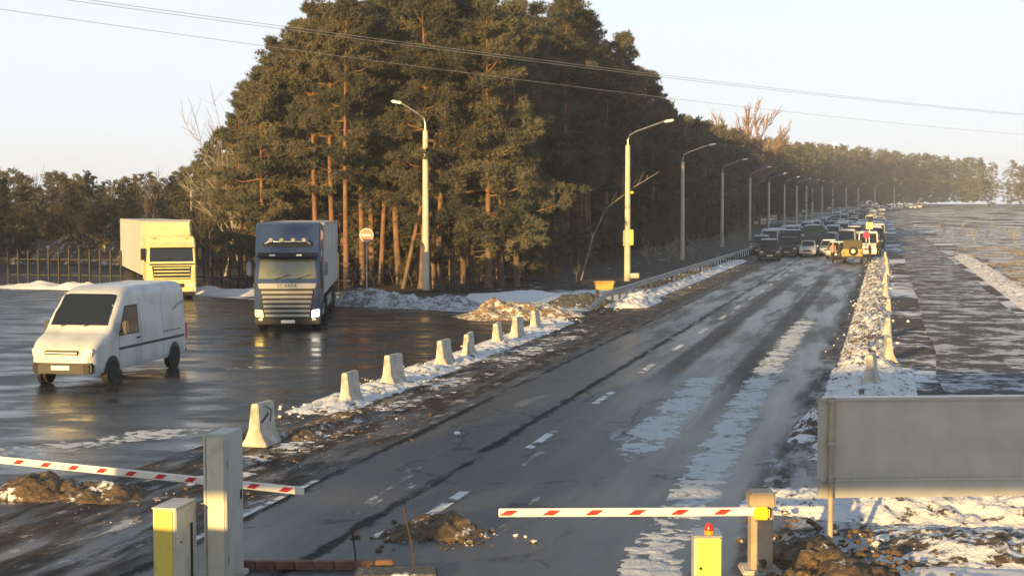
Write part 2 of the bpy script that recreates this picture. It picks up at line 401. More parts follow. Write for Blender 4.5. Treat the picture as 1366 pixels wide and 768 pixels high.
# ------------------------------------------------------------------ mesh builder
class MB:
    def __init__(s): s.v = []; s.f = []
    def add(s, vs, fs):
        o = len(s.v); s.v += [tuple(v) for v in vs]; s.f += [tuple(i + o for i in f) for f in fs]; return s
    def box(s, c, d, rz=0.0, rx=0.0, ry=0.0):
        m = Matrix.Translation(c) @ Matrix.Rotation(rz, 4, 'Z') @ Matrix.Rotation(ry, 4, 'Y') @ Matrix.Rotation(rx, 4, 'X')
        h = [x / 2 for x in d]
        vs = [m @ Vector((sx * h[0], sy * h[1], sz * h[2])) for sz in (-1, 1) for sy in (-1, 1) for sx in (-1, 1)]
        return s.add(vs, [(0, 2, 3, 1), (4, 5, 7, 6), (0, 1, 5, 4), (2, 6, 7, 3), (0, 4, 6, 2), (1, 3, 7, 5)])
    def prism(s, prof, a, b, axis='x', inset=0.0):
        """profile polygon swept along an axis from a to b (x: prof=(y,z); y: prof=(x,z); z: prof=(x,y))"""
        n = len(prof); vs = []
        for q in (a, b):
            for (p1, p2) in prof:
                vs.append({'x': (q, p1, p2), 'y': (p1, q, p2), 'z': (p1, p2, q)}[axis])
        fs = [tuple(range(n)), tuple(range(2 * n - 1, n - 1, -1))]
        fs += [(i, i + n, (i + 1) % n + n, (i + 1) % n) for i in range(n)]
        return s.add(vs, fs)
    def tube(s, pts, r, n=8, cap=True):
        pts = [Vector(p) for p in pts]
        rs = r if isinstance(r, (list, tuple)) else [r] * len(pts)
        vs = []; fs = []
        for i, p in enumerate(pts):
            d = (pts[min(i + 1, len(pts) - 1)] - pts[max(i - 1, 0)]).normalized()
            a = d.orthogonal().normalized() if abs(d.z) > 0.99 else d.cross(Vector((0, 0, 1))).normalized()
            b = d.cross(a).normalized()
            vs += [p + (a * math.cos(2 * math.pi * k / n) + b * math.sin(2 * math.pi * k / n)) * rs[i] for k in range(n)]
        for i in range(len(pts) - 1):
            for k in range(n):
                fs.append((i * n + k, i * n + (k + 1) % n, (i + 1) * n + (k + 1) % n, (i + 1) * n + k))
        if cap:
            fs.append(tuple(range(n - 1, -1, -1))); fs.append(tuple((len(pts) - 1) * n + k for k in range(n)))
        return s.add(vs, fs)
    def lathe(s, prof, c=(0, 0, 0), n=20, axis='x'):
        """profile (r, h) turned round an axis through c"""
        vs = []; fs = []; m = len(prof); c = Vector(c)
        for k in range(n):
            a = 2 * math.pi * k / n
            for (r, h) in prof:
                p = {'x': (h, r * math.cos(a), r * math.sin(a)), 'y': (r * math.cos(a), h, r * math.sin(a)), 'z': (r * math.cos(a), r * math.sin(a), h)}[axis]
                vs.append(c + Vector(p))
        for k in range(n):
            for i in range(m - 1):
                k2 = (k + 1) % n
                fs.append((k * m + i, k2 * m + i, k2 * m + i + 1, k * m + i + 1))
        fs.append(tuple(k * m for k in range(n))[::-1]); fs.append(tuple(k * m + m - 1 for k in range(n)))
        return s.add(vs, fs)
    def lump(s, c, r, rng, sub=1, flat=0.7):
        t = (1 + 5 ** 0.5) / 2
        base = [(-1, t, 0), (1, t, 0), (-1, -t, 0), (1, -t, 0), (0, -1, t), (0, 1, t), (0, -1, -t), (0, 1, -t), (t, 0, -1), (t, 0, 1), (-t, 0, -1), (-t, 0, 1)]
        fs = [(0, 11, 5), (0, 5, 1), (0, 1, 7), (0, 7, 10), (0, 10, 11), (1, 5, 9), (5, 11, 4), (11, 10, 2), (10, 7, 6), (7, 1, 8),
              (3, 9, 4), (3, 4, 2), (3, 2, 6), (3, 6, 8), (3, 8, 9), (4, 9, 5), (2, 4, 11), (6, 2, 10), (8, 6, 7), (9, 8, 1)]
        m = Matrix.Rotation(rng.uniform(0, 6.3), 3, 'Z') @ Matrix.Rotation(rng.uniform(0, 3), 3, 'X')
        c = Vector(c); vs = []
        for b in base:
            p = m @ Vector(b).normalized() * r * rng.uniform(0.65, 1.15)
            p.z *= flat
            vs.append(c + p)
        return s.add(vs, fs)
    def mesh(s, name, bevel=0.0, seg=2, smooth=None):
        me = bpy.data.meshes.new(name)
        me.from_pydata(s.v, [], s.f)
        bm = bmesh.new(); bm.from_mesh(me)
        bmesh.ops.recalc_face_normals(bm, faces=bm.faces)
        if bevel:
            ed = [e for e in bm.edges if len(e.link_faces) == 2 and e.calc_face_angle(0) > 0.5]
            bmesh.ops.bevel(bm, geom=ed, offset=bevel, segments=seg, affect='EDGES', clamp_overlap=True)
        bm.to_mesh(me); bm.free()
        if smooth is not None:
            me.polygons.foreach_set('use_smooth', [True] * len(me.polygons))
            me.set_sharp_from_angle(angle=R(smooth))
        return me
    def build(s, name, m, parent=None, bevel=0.0, seg=2, smooth=None):
        me = s.mesh(name, bevel, seg, smooth)
        me.materials.append(M[m] if isinstance(m, str) else m)
        o = bpy.data.objects.new(name, me)
        col.objects.link(o)
        o.parent = parent
        return o

def tag(o, label=None, cat=None, group=None, kind=None):
    if label: o['label'] = label
    if cat: o['category'] = cat
    if group: o['group'] = group
    if kind: o['kind'] = kind
    return o

def empty(name, loc=(0, 0, 0), rz=0.0, label=None, cat=None, group=None):
    o = bpy.data.objects.new(name, None)
    o.empty_display_size = 0.3
    col.objects.link(o); o.location = loc; o.rotation_euler = (0, 0, rz)
    return tag(o, label, cat, group)

KIDS = {}
def kids(o):
    return [c for c in bpy.data.objects if c.parent == o]

def copy_tree(o, parent=None, tree=None):
    """tree: prepared list of (object, children) so the copy loop does not search"""
    c = o.copy(); col.objects.link(c); c.parent = parent
    for ch, sub in tree or []:
        copy_tree(ch, c, sub)
    return c

def tree_of(o):
    return [(c, tree_of(c)) for c in kids(o)]

def obj(name, me, parent=None):
    o = bpy.data.objects.new(name, me); col.objects.link(o); o.parent = parent; return o

def fast_mesh(name, verts, tris, m):
    me = bpy.data.meshes.new(name)
    me.vertices.add(len(verts)); me.vertices.foreach_set('co', np.asarray(verts, np.float32).ravel())
    tris = np.asarray(tris, np.int32)
    n = len(tris); w = tris.shape[1]
    me.loops.add(n * w); me.loops.foreach_set('vertex_index', tris.ravel())
    me.polygons.add(n); me.polygons.foreach_set('loop_start', np.arange(0, n * w, w, dtype=np.int32))
    me.update(calc_edges=True); me.validate()
    me.materials.append(M[m])
    return me

def text_mesh(name, txt, size, m, depth=0.004):
    cu = bpy.data.curves.new(name + '_curve', 'FONT')
    cu.body = txt; cu.size = size; cu.align_x = 'CENTER'; cu.align_y = 'CENTER'; cu.extrude = depth; cu.space_character = 1.15
    to = bpy.data.objects.new(name + '_tmp', cu); col.objects.link(to)
    dg = bpy.context.evaluated_depsgraph_get()
    me = bpy.data.meshes.new_from_object(to.evaluated_get(dg))
    bpy.data.objects.remove(to); bpy.data.curves.remove(cu)
    me.materials.clear(); me.materials.append(M[m]); me.name = name
    return me

# ------------------------------------------------------------------ land, road, yard
def grid_sheet(name, xs_of_row, rows, m, z_of, uv_of=None):
    vs = []; fs = []; uv = []
    nx = len(xs_of_row(rows[0]))
    for j, y in enumerate(rows):
        for x in xs_of_row(y):
            vs.append((x, y, z_of(x, y)))
            if uv_of: uv.append(uv_of(x, y))
    for j in range(len(rows) - 1):
        for i in range(nx - 1):
            a = j * nx + i
            fs.append((a, a + 1, a + nx + 1, a + nx))
    me = bpy.data.meshes.new(name); me.from_pydata(vs, [], fs)
    if uv_of:
        l = me.uv_layers.new(name='UVMap')
        for lp in me.loops: l.data[lp.index].uv = uv[lp.vertex_index]
    me.materials.append(M[m])
    me.polygons.foreach_set('use_smooth', [True] * len(me.polygons))
    o = obj(name, me); o['kind'] = 'structure'
    return o

land_x = [-420, -300, -200, -140, -100, -70, -50, -35, -20, -5, 10, 25, 40, 55, 70, 85, 100, 120, 140, 160, 190, 230, 280, 340, 420, 520, 640]
land_y = [-160, -100, -60, -30, 0, 20, 40, 60, 80, 100, 130, 160, 190] + list(range(220, 830, 15)) + [900, 1000, 1100]
grid_sheet('ground', lambda y: land_x, land_y, 'land', lambda x, y: rise(y) - 0.03)

ry = list(range(-150, 220, 10)) + list(range(220, 830, 6))
grid_sheet('road', lambda y: [cx(y) + t / 0.97 for t in (-6.3, -3, 0, 3, 6.6)], ry, 'road', lambda x, y: rise(y) + 0.008,
           lambda x, y: ((x - cx(y)) * 0.97, y * 1.03))
grid_sheet('side_road', lambda y: [cx(y) + t / 0.97 for t in (8.2 + .35 * noise.noise((y * .11, 0, 0)), 10, 12.2 + .5 * noise.noise((y * .09, 5, 0)))], list(range(-60, 830, 3)), 'track', lambda x, y: rise(y) + 0.006)

b = MB()
ypoly = [(-46, -60), (cx(-60) - 6.2, -60), (cx(0) - 6.3, 0), (cx(30) - 6.3, 30), (cx(60.6) - 6.3, 60.6), (-2.1, 66.5), (-8.4, 71.5), (-17, 79), (-30, 85), (-46, 88)]
b.add([(x, y, 0.002) for x, y in ypoly], [tuple(range(len(ypoly)))])
o = b.build('yard', 'yard'); o['kind'] = 'structure'

b = MB()
fp = [(-60, 92), (-30, 91), (-14, 86), (-6, 82.5), (0, 83), (5, 88)]
fp += [tuple(P(y, -8.0 + math.sin(y * .3) * .5)[:2]) for y in range(94, 330, 8)] + [(30, 332), (-120, 332)]
b.add([(x, y, rise(y)) for x, y in fp], [tuple(range(len(fp)))])
M['floor'] = pile_material('forest_floor', 0.05, (0.022, 0.018, 0.013), (0.05, 0.04, 0.028), scale=0.5)
o = b.build('forest_floor', 'floor'); o['kind'] = 'structure'

M['field'] = pile_material('winter_field', 0.56, (0.06, 0.05, 0.036), (0.13, 0.105, 0.07), (0.55, 0.58, 0.63), 0.42)
fx = [14.6 + .9 * i for i in range(14)] + [27 + 2.2 * i for i in range(45)]
def fz(x, y):
    t = (x - cx(y)) * .97
    e_ = min(1, max(0, (t - 14.6) / 3)) * min(1, max(0, (y + 8) / 6))
    return rise(y) + .012 - .05 * (1 - e_) + e_ * (.22 * noise.fractal((x * .16, y * .16, 2.0), 1.0, 2.0, 4) + .06 * noise.noise((x * 1.1, y * 1.1, 7)) + .10)
grid_sheet('field', lambda y: [cx(y) + t / .97 for t in fx], [-8 + 1.1 * i for i in range(120)] + [124 + 3 * i for i in range(60)], 'field', fz)

# painted markings (sheets on the road)
def stripe(y0, y1, t0, t1, name):
    b = MB()
    b.add([P(y0, t0, 0.013), P(y0, t1, 0.013), P(y1, t1, 0.013), P(y1, t0, 0.013)], [(0, 1, 2, 3)])
    o = b.build(name, 'marking'); o['kind'] = 'structure'
y = 36.6 - 6.62 * 3
while y < 128:
    stripe(y - 1.15, y + 1.15, -0.09, 0.09, 'lane_marking')
    y += 6.62
stripe(20.5, 25.5, -2.80, -2.68, 'edge_marking')

# ------------------------------------------------------------------ heaps of ploughed snow and dirt
def heap(name, pts, width, height, m, label, cat='snow heap', step=0.09, rough=1.0, seed=0, skew=0.0, z0=-0.03, as_thing=True, ends=1.0):
    """ridge along a polyline, rough and lumpy"""
    pts = [Vector((p[0], p[1], 0)) for p in pts]
    ln = [0]
    for a, c in zip(pts, pts[1:]): ln.append(ln[-1] + (c - a).length)
    L = ln[-1]; nu = max(6, int(L / step)); nv = max(6, int(width / step))
    vs = []; fs = []
    for i in range(nu + 1):
        s_ = L * i / nu
        k = max(q for q in range(len(ln) - 1) if ln[q] <= s_ + 1e-9)
        a, c = pts[k], pts[k + 1]; f = (s_ - ln[k]) / max(1e-6, ln[k + 1] - ln[k])
        c0 = a.lerp(c, f)
        # smoothed direction
        d = (pts[-1] - pts[0]).normalized() if len(pts) == 2 else (c - a).normalized()
        nrm = Vector((d.y, -d.x, 0))
        e = min(1.0, min(s_, L - s_) / (ends * width * 0.5 + 1e-6)); e = e * (2 - e)
        wv = 0.7 + 0.6 * noise.noise((s_ * 0.5 / max(width, .5) * 2 + seed, 3.1, seed))
        for j in range(nv + 1):
            q = 2 * j / nv - 1
            p = c0 + nrm * (q * width / 2)
            prof = max(0.0, 1 - abs(q - skew * (1 - q * q)) ** 1.7) * e
            n1 = noise.fractal((p.x * 0.9 + seed, p.y * 0.9, 0.3), 1.0, 2.0, 3)
            n2 = noise.fractal((p.x * 4.2, p.y * 4.2, seed), 0.8, 2.1, 4)
            n3 = abs(noise.noise((p.x * 9.0 + seed, p.y * 9.0, 1.7)))
            h = height * prof * wv * (0.85 + 0.55 * n1) + rough * prof ** 0.5 * (0.10 * n2 + 0.07 * n3) * min(1.0, height * 2.5 + .2)
            p.x += 0.05 * rough * n2 * prof; p.y += 0.05 * rough * n1 * prof
            edge = (j in (0, nv)) or (i in (0, nu))
            vs.append((p.x, p.y, -0.06 if edge else z0 + max(0.0, h) + rise(p.y)))
    w = nv + 1
    fs = [(i * w + j, i * w + j + 1, (i + 1) * w + j + 1, (i + 1) * w + j) for i in range(nu) for j in range(nv)]
    me = fast_mesh(name, vs, fs, m)
    o = obj(name, me)
    return tag(o, label, cat) if as_thing else tag(o, kind='structure')

def chunks(name, pts_fn, n, rmin, rmax, m, label, seed):
    rng = random.Random(seed); b = MB()
    for _ in range(n):
        p = pts_fn(rng); r = rmin + (rmax - rmin) * rng.random() ** 2.5
        b.lump((p[0], p[1], p[2] + r * 0.3), r, rng)
    o = b.build(name, m)
    return tag(o, label, 'chunks', kind='stuff')

bar_line = [P(y, -6.05) for y in (31.5, 36, 42, 48, 55, 61)]
heap('snow_ridge', [P(33.5, -5.9), P(40, -5.95), P(50, -6.05), P(61, -6.2)], 1.7, 0.20, 'pile_snow', 'low ridge of dirty snow running under the row of concrete barriers', seed=2, step=0.08)
heap('dirt_heap', [P(29.8, -4.9), P(34.0, -4.9)], 1.3, 0.20, 'pile_dirt', 'small brown dirt heap beside the barrier painted with an arrow', 'dirt heap', seed=5, step=0.07)
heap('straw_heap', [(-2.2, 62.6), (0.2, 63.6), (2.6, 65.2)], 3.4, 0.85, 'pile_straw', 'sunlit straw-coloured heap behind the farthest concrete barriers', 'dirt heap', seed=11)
heap('gravel_heap', [(2.2, 70.5), (4.3, 73.0)], 3.0, 1.0, 'gravel', 'dark gravel mound where the guardrail begins', 'gravel heap', seed=17)
heap('snow_heap', [P(69, -5.0), P(75, -5.1)], 2.2, 0.65, 'pile_snow', 'bright snow heap at the near end of the guardrail', seed=19)
heap('snow_ridge', [P(76, -5.3), P(100, -5.35), P(128, -5.5)], 1.5, 0.32, 'pile_snow', 'long ridge of snow in front of the left guardrail', seed=23, step=0.12)
heap('snow_bank', [(-8.8, 73.2), (-5.5, 71.2), (-1.6, 69.0)], 4.2, 0.95, 'pile_grey', 'grey ploughed snow bank at the forest edge beside the round sign', 'snow bank', seed=29, step=0.12)
heap('snow_field', [(-2.5, 77), (3.5, 77)], 9, 0.55, 'pile_clean', 'smooth bluish snow patch between the straw heap and the pines', 'snow field', seed=31, step=0.25, rough=0.15)
heap('snow_bank', [(-30, 88), (-17.5, 82.5), (-13, 79.5)], 2.6, 0.5, 'pile_clean', 'clean white snow bank along the yard below the dark fence', 'snow bank', seed=37, step=0.15, rough=0.4)
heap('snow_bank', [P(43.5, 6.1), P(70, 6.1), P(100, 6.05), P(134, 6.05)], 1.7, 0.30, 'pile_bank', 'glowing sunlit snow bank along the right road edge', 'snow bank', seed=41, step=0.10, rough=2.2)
heap('snow_bank', [P(27, 6.4), P(43.5, 6.3)], 2.4, 0.35, 'pile_snow', 'shaded snow bank behind the grey sign board', 'snow bank', seed=43, step=0.10)
heap('slush_heap', [P(29.5, 5.15), P(32.8, 5.25)], 0.9, 0.3, 'pile_mixed', 'dark slush heap left of the sign board', 'snow heap', seed=45, step=0.07)
heap('snow_heap', [(3.7, 23.9), (5.5, 23.0), (8.5, 22.4)], 2.2, 0.42, 'pile_snow', 'bright snow heap under the sign board', seed=47, step=0.07)
heap('dirt_heap', [(3.75, 20.4), (4.1, 19.0), (4.3, 17.6)], 1.5, 0.50, 'pile_dirt', 'brown earth heap at the foot of the right boom post', 'dirt heap', seed=53, step=0.06)
heap('snow_patch', [(4.9, 18.6), (7.5, 18.4)], 1.9, 0.16, 'pile_clean', 'smooth blue-white snow patch in the near right corner', 'snow', seed=59, step=0.08, rough=0.15)
heap('slush_heap', [(4.9, 20.9), (7.0, 20.3), (10.5, 20.0)], 2.9, 0.22, 'pile_mixed', 'brown mud mixed with snow below the sign board', 'snow heap', seed=131, step=0.08)
heap('dirt_heap', [(-1.85, 20.9), (-1.2, 21.5), (-0.45, 21.0)], 0.95, 0.34, 'pile_dirt', 'brown earth heap on the road between the two booms', 'dirt heap', seed=61, step=0.05)
heap('dirt_heap', [(-8.6, 24.6), (-5.9, 24.0)], 1.5, 0.36, 'pile_dirt', 'dark earth heap behind the left boom', 'dirt heap', seed=67, step=0.07)

heap('ice_streak', [P(26.5, 2.1), P(34, 2.05), P(43, 1.95)], 1.35, 0.055, 'ice', 'broken white ice streak on the road, the left and shorter of two', 'ice', seed=101, step=0.055, rough=0.8, z0=-0.014, ends=9)
heap('ice_streak', [P(15, 3.75), P(24, 3.7), P(34, 3.5), P(45, 3.4), P(64, 3.5)], 1.15, 0.048, 'ice', 'long white ice streak on the road, right of the shorter one', 'ice', seed=103, step=0.055, rough=0.85, z0=-0.014, ends=9)
heap('slush_strip', [P(24, -4.6), P(40, -4.5), P(60, -4.6)], 2.6, 0.045, 'pile_mixed', 'thin crust of muddy slush on the left shoulder', 'slush', seed=107, step=0.07, rough=0.6, z0=-0.022, ends=3)
heap('slush_strip', [P(64, -4.2), P(90, -4.1), P(124, -4.2)], 2.4, 0.045, 'pile_dirt', 'muddy crust on the road before the left guardrail', 'slush', seed=109, step=0.12, rough=0.6, z0=-0.02, ends=3)
heap('snow_ridge', [P(28, 14.0), P(70, 13.6), P(140, 13.6)], 1.8, 0.28, 'pile_snow', 'snow ridge on the far side of the side track', seed=113, step=0.14)

heap('slush_strip', [(-13, 26.5), (-9, 29.0), (-5.6, 32.5)], 2.2, 0.035, 'ice', 'thin film of frozen slush on the yard behind the near barriers', 'slush', seed=121, step=0.08, rough=0.75, z0=-0.02, ends=3)
heap('slush_strip', [(-10.4, 41.5), (-8.0, 43.5), (-5.0, 45.0)], 2.6, 0.035, 'ice', 'streaks of frozen slush on the yard beside the white van', 'slush', seed=123, step=0.08, rough=0.75, z0=-0.026, ends=3)

def along(y0, y1, t0, t1, z=0.0):
    def f(r):
        return P(r.uniform(y0, y1), r.gauss((t0 + t1) / 2, abs(t1 - t0) / 4), z)
    return f
chunks('snow_chunks', along(33, 62, -6.9, -5.2), 700, 0.012, 0.06, 'pile_snow', 'scattered snow and ice chunks around the concrete barriers', 3)
chunks('snow_chunks', along(66, 128, -6.0, -4.5), 500, 0.015, 0.08, 'pile_snow', 'scattered snow chunks along the left guardrail', 4)
chunks('snow_chunks', along(44, 134, 5.3, 7.1, 0.12), 900, 0.02, 0.08, 'pile_snow', 'broken sunlit snow chunks on the right bank', 6)
chunks('clods', along(22, 36, -5.6, -3.2), 350, 0.012, 0.06, 'pile_dirt', 'small dirt clods on the left shoulder', 8)
chunks('clods', lambda r: Vector((r.gauss(-1.1, 0.55), r.gauss(21.1, 0.4), 0.0)), 160, 0.015, 0.07, 'pile_dirt', 'loose clods round the earth heap between the booms', 9)
chunks('clods', lambda r: Vector((r.gauss(4.2, 0.5), r.gauss(19.0, 1.2), 0.12)), 350, 0.02, 0.10, 'pile_dirt', 'loose clods round the earth heap at the right boom post', 10)
rg_ = np.random.default_rng(9)
nt_ = 5200
gy = 16 + 150 * rg_.random(nt_) ** 1.6; gt = 13.8 + np.abs(rg_.normal(0, 14, nt_))
keep = np.array([noise.noise((float(a) * .11, float(b_) * .16, 4.0)) > -.08 for a, b_ in zip(gy, gt)])
gy, gt = gy[keep], gt[keep]
gx = -6.9 + .25 * gy + gt / .97
nb_ = 7; N_ = len(gy) * nb_
bx = np.repeat(np.stack([gx, gy, np.array([fz(float(a), float(b_)) - .02 if tt > 15 else 0 for a, b_, tt in zip(gx, gy, gt)])], 1), nb_, 0) + rg_.normal(0, .09, (N_, 3)) * [1, 1, 0]
up_ = np.stack([rg_.normal(0, .14, N_), rg_.normal(0, .14, N_), rg_.uniform(.12, .48, N_)], 1)
sd_ = rg_.normal(0, 1, (N_, 3)) * [1, 1, 0]; sd_ = sd_ / (np.linalg.norm(sd_, axis=1)[:, None] + 1e-9) * .012
gv = np.stack([bx - sd_, bx + sd_, bx + up_], 1).reshape(-1, 3)
M['straw'] = mat('dry_grass', (.16, .12, .06), .9, c2=(.28, .22, .12), scale=1.5)
tag(obj('dry_grass', fast_mesh('dry_grass', gv, np.arange(len(gv)).reshape(-1, 3), 'straw')), 'dry grass sticking out of the snow right of the road', 'grass', kind='stuff')
b = MB(); rg = random.Random(77)
b.lump((*G(610, 581)[:2], 0.05), 0.075, rg)
tag(b.build('snow_lump', 'snowcap'), 'single white snow lump lying alone on the open lane', 'snow lump')

# ------------------------------------------------------------------ forest
def pine(seed, H, cb, RR, ntuft, bl, bw, nb, lean=0.0):
    rng = np.random.default_rng(seed)
    lx, ly = rng.normal(0, 0.25, 2)
    def axis(h):
        f = h / H
        return np.array([lx * math.sin(f * 3) + lean * h, ly * math.sin(f * 2.2), h])
    tb = MB()
    rb = 0.0105 * H + 0.03
    hs = [0, 0.4] + [H * q for q in (0.15, 0.3, 0.45, 0.6, 0.75, 0.88, 0.98)]
    tb.tube([axis(h) for h in hs], [rb * 1.35, rb] + [rb * (1 - 0.9 * q) for q in (0.15, 0.3, 0.45, 0.6, 0.75, 0.88, 0.98)], 8)
    cen = []; rad = []; dirs = []
    a0 = rng.uniform(0, 6.28)
    nbr = int(4.0 * H * (1 - cb)) + 8
    hh = H * (cb + (0.985 - cb) * np.sort(rng.random(nbr) ** 0.9))
    for h in hh:
        x = (h / H - cb) / (1 - cb)
        L = RR * (0.45 + 1.1 * x if x < 0.35 else 0.835 * (max(0.0, 1 - (x - 0.35) / 0.70)) ** 0.85) * rng.uniform(0.45, 1.25) + 0.25
        az = rng.uniform(0, 2 * math.pi)
        L *= 1 + 0.28 * math.cos(az - a0 - 2.5 * x)
        el = -0.15 + 0.75 * x + rng.normal(0, 0.18)
        d = np.array([math.cos(az) * math.cos(el), math.sin(az) * math.cos(el), math.sin(el)])
        p0 = axis(h); tip = p0 + d * L + np.array([0, 0, 0.12 * L])
        mid = p0 + d * L * 0.5 - np.array([0, 0, 0.04 * L])
        if L > 0.8:
            r0 = 0.018 + 0.016 * L
            tb.tube([p0, mid, tip], [r0, r0 * 0.6, 0.01], 4, cap=False)
        k = max(3, int(L * 3.0))
        for _ in range(k):
            f = rng.uniform(0.32, 1.05)
            c = p0 + (tip - p0) * f + rng.normal(0, 1, 3) * np.array([0.22, 0.22, 0.10]) * (0.4 + 0.5 * L)
            cen.append(c); rad.append(0.26 + 0.16 * rng.random()); dirs.append(d)
    # a few dead stubs below the crown
    for _ in range(9):
        h = H * rng.uniform(0.08, max(0.12, cb + 0.05)); az = rng.uniform(0, 6.28); L = rng.uniform(0.3, 1.4)
        p0 = axis(h); tb.tube([p0, p0 + np.array([math.cos(az), math.sin(az), rng.uniform(-.3, .2)]) * L], [0.025, 0.006], 3, cap=False)
    cen = np.array(cen); rad = np.array(rad); dirs = np.array(dirs)
    idx = rng.integers(0, len(cen), ntuft)
    g = rng.normal(0, 1, (ntuft, 3)); g /= np.linalg.norm(g, axis=1)[:, None] + 1e-9
    tc_ = cen[idx] + g * (rad[idx] * rng.random(ntuft) ** 0.4)[:, None] * np.array([1.25, 1.25, 0.75])
    od = dirs[idx] * 0.55 + np.array([0, 0, 0.35])
    N = ntuft * nb
    base = np.repeat(tc_, nb, 0); od = np.repeat(od, nb, 0)
    d = od + rng.normal(0, 0.75, (N, 3)); d /= np.linalg.norm(d, axis=1)[:, None] + 1e-9
    sd = np.cross(d, rng.normal(0, 1, (N, 3))); sd /= np.linalg.norm(sd, axis=1)[:, None] + 1e-9
    ln = bl * rng.uniform(0.6, 1.25, N)[:, None]
    wd = bw * rng.uniform(0.7, 1.3, N)[:, None]
    v = np.stack([base - sd * wd, base + sd * wd, base + d * ln], 1).reshape(-1, 3)
    t = np.arange(N * 3, dtype=np.int32).reshape(-1, 3)
    return tb, v, t

PINES = []
specs = [(17.0, .34, 3.2), (18.5, .38, 3.3), (16.0, .26, 3.2), (18.0, .30, 3.0), (15.0, .14, 3.3), (19.0, .36, 3.2), (14.0, .10, 3.0), (16.5, .18, 3.4)]
for i, (H, cb, RR) in enumerate(specs):
    tb, v, t = pine(100 + i, H, cb, RR, 6000, 0.27, 0.024, 8)
    tm = tb.mesh('trunk', smooth=60); tm.materials.append(M['pine'])
    PINES.append((tm, fast_mesh('crown', v, t, 'needles'), H))
LOW = []
for i, (H, cb, RR) in enumerate([(17.5, .16, 3.2), (16.5, .12, 3.3), (18.5, .2, 3.1), (15.5, .06, 3.3)]):
    tb, v, t = pine(300 + i, H, cb, RR, 900, 0.55, 0.085, 4)
    tm = tb.mesh('trunk', smooth=60); tm.materials.append(M['pine'])
    LOW.append((tm, fast_mesh('crown', v, t, 'needles'), H))

def place_pine(x, y, H, label, group, variant=None, low=False, tilt=0.0, tiltdir=0.0, name='pine_tree'):
    lib = LOW if low else PINES
    k = random.randrange(len(lib)) if variant is None else variant
    tm, cm_, H0 = lib[k]
    e = empty(name, (x, y, rise(y) - 0.05), random.uniform(0, 6.28), label, 'tree', group)
    s_ = H / H0; e.scale = (s_ * random.uniform(.92, 1.1),) * 2 + (s_,)
    if tilt: e.rotation_euler = (tilt * math.cos(tiltdir), tilt * math.sin(tiltdir), e.rotation_euler[2])
    obj('trunk', tm, e); obj('crown', cm_, e)
    return e

def skyline(px):
    """height of the tree tops in the photo above the horizon, as a slope"""
    pts = [(-60, 60), (171, 45), (250, 55), (318, 130), (345, 168), (400, 236), (435, 268), (520, 276), (620, 280), (700, 276), (770, 268), (815, 246), (850, 196), (888, 150), (897, 122), (940, 116), (1000, 92), (1060, 82), (1366, 60)]
    for (a, ya), (c, yc) in zip(pts, pts[1:]):
        if a <= px <= c: return (ya + (yc - ya) * (px - a) / (c - a)) / 2000
    return 0.03

placed = []
def free(x, y, dmin):
    for (a, c) in placed:
        if (a - x) ** 2 + (c - y) ** 2 < dmin * dmin: return False
    placed.append((x, y)); return True

rng = random.Random(21)
# front row of the wood, seen trunk by trunk
n_front = 0
NEAR = {352: 'leftmost pine of the front row, foliage almost to the ground', 378: 'second pine from the left end of the front row', 402: 'front-row pine rising behind the blue truck cab', 425: 'front-row pine behind the right side of the blue truck',
        447: 'front-row pine just right of the blue truck trailer', 462: 'orange-trunked pine left of the round red sign', 484: 'pine directly behind the round red sign', 507: 'first pine right of the round red sign',
        516: 'second pine right of the round red sign', 533: 'pine halfway between the round sign and the near lamp post', 562: 'pine directly behind the near lamp post', 583: 'first pine right of the near lamp post',
        605: 'second pine right of the near lamp post', 618: 'third pine right of the near lamp post', 690: 'second pine from the right end of the front row', 701: 'last pine at the right end of the front row'}
for px in [352, 378, 402, 425, 447, 462, 484, 507, 516, 533, 562, 583, 605, 618, 632, 652, 668, 690, 701]:
    Y = 87 + rng.uniform(-1.5, 4.5) + (3.5 if px < 420 else 0)
    X = (px - 683) / 2000 * Y
    if not free(X, Y, 0.7): continue
    Ht = CAMH + skyline(px) * Y * rng.uniform(0.86, 1.06)
    low_crown = px > 565 and rng.random() < 0.85
    v = rng.choice([2, 4, 6, 7]) if (low_crown or px < 400) else rng.choice([0, 1, 3, 5, 2])
    place_pine(X, Y, Ht, NEAR.get(px, 'sunlit front-row pine behind the straw heap and the smooth snow'), 'pines in the front row', v); n_front += 1
# body of the wood
cnt = 0; tries = 0
while cnt < 150 and tries < 20000:
    tries += 1
    Y = rng.uniform(90, 150)
    X = rng.uniform(-24, 14)
    t = (X - cx(Y)) * 0.97
    px = 683 + 2000 * X / Y
    if t > -18.0 or px < 322: continue
    if not free(X, Y, 2.5): continue
    Ht = min(21.5, CAMH + skyline(px) * Y * rng.choice((rng.uniform(0.8, 0.95), rng.uniform(.96, 1.07))))
    place_pine(X, Y, Ht, 'pine standing inside the dense dark wood behind the front row', 'pines inside the wood'); cnt += 1
# the wood's long edge beside the road
cnt = 0; tries = 0
while cnt < 125 and tries < 20000:
    tries += 1
    Y = rng.uniform(118, 330)
    t = -18.5 - abs(rng.gauss(0, 6))
    X = cx(Y) + t / 0.97
    if not free(X, Y, 2.6): continue
    px = 683 + 2000 * X / Y
    Ht = min(20.5, max(11, CAMH - rise(Y) + skyline(px) * Y * rng.uniform(0.85, 1.03)))
    place_pine(X, Y, Ht, 'pine on the shaded edge of the wood along the road beyond the tall clump', 'pines along the road', low=Y > 190); cnt += 1

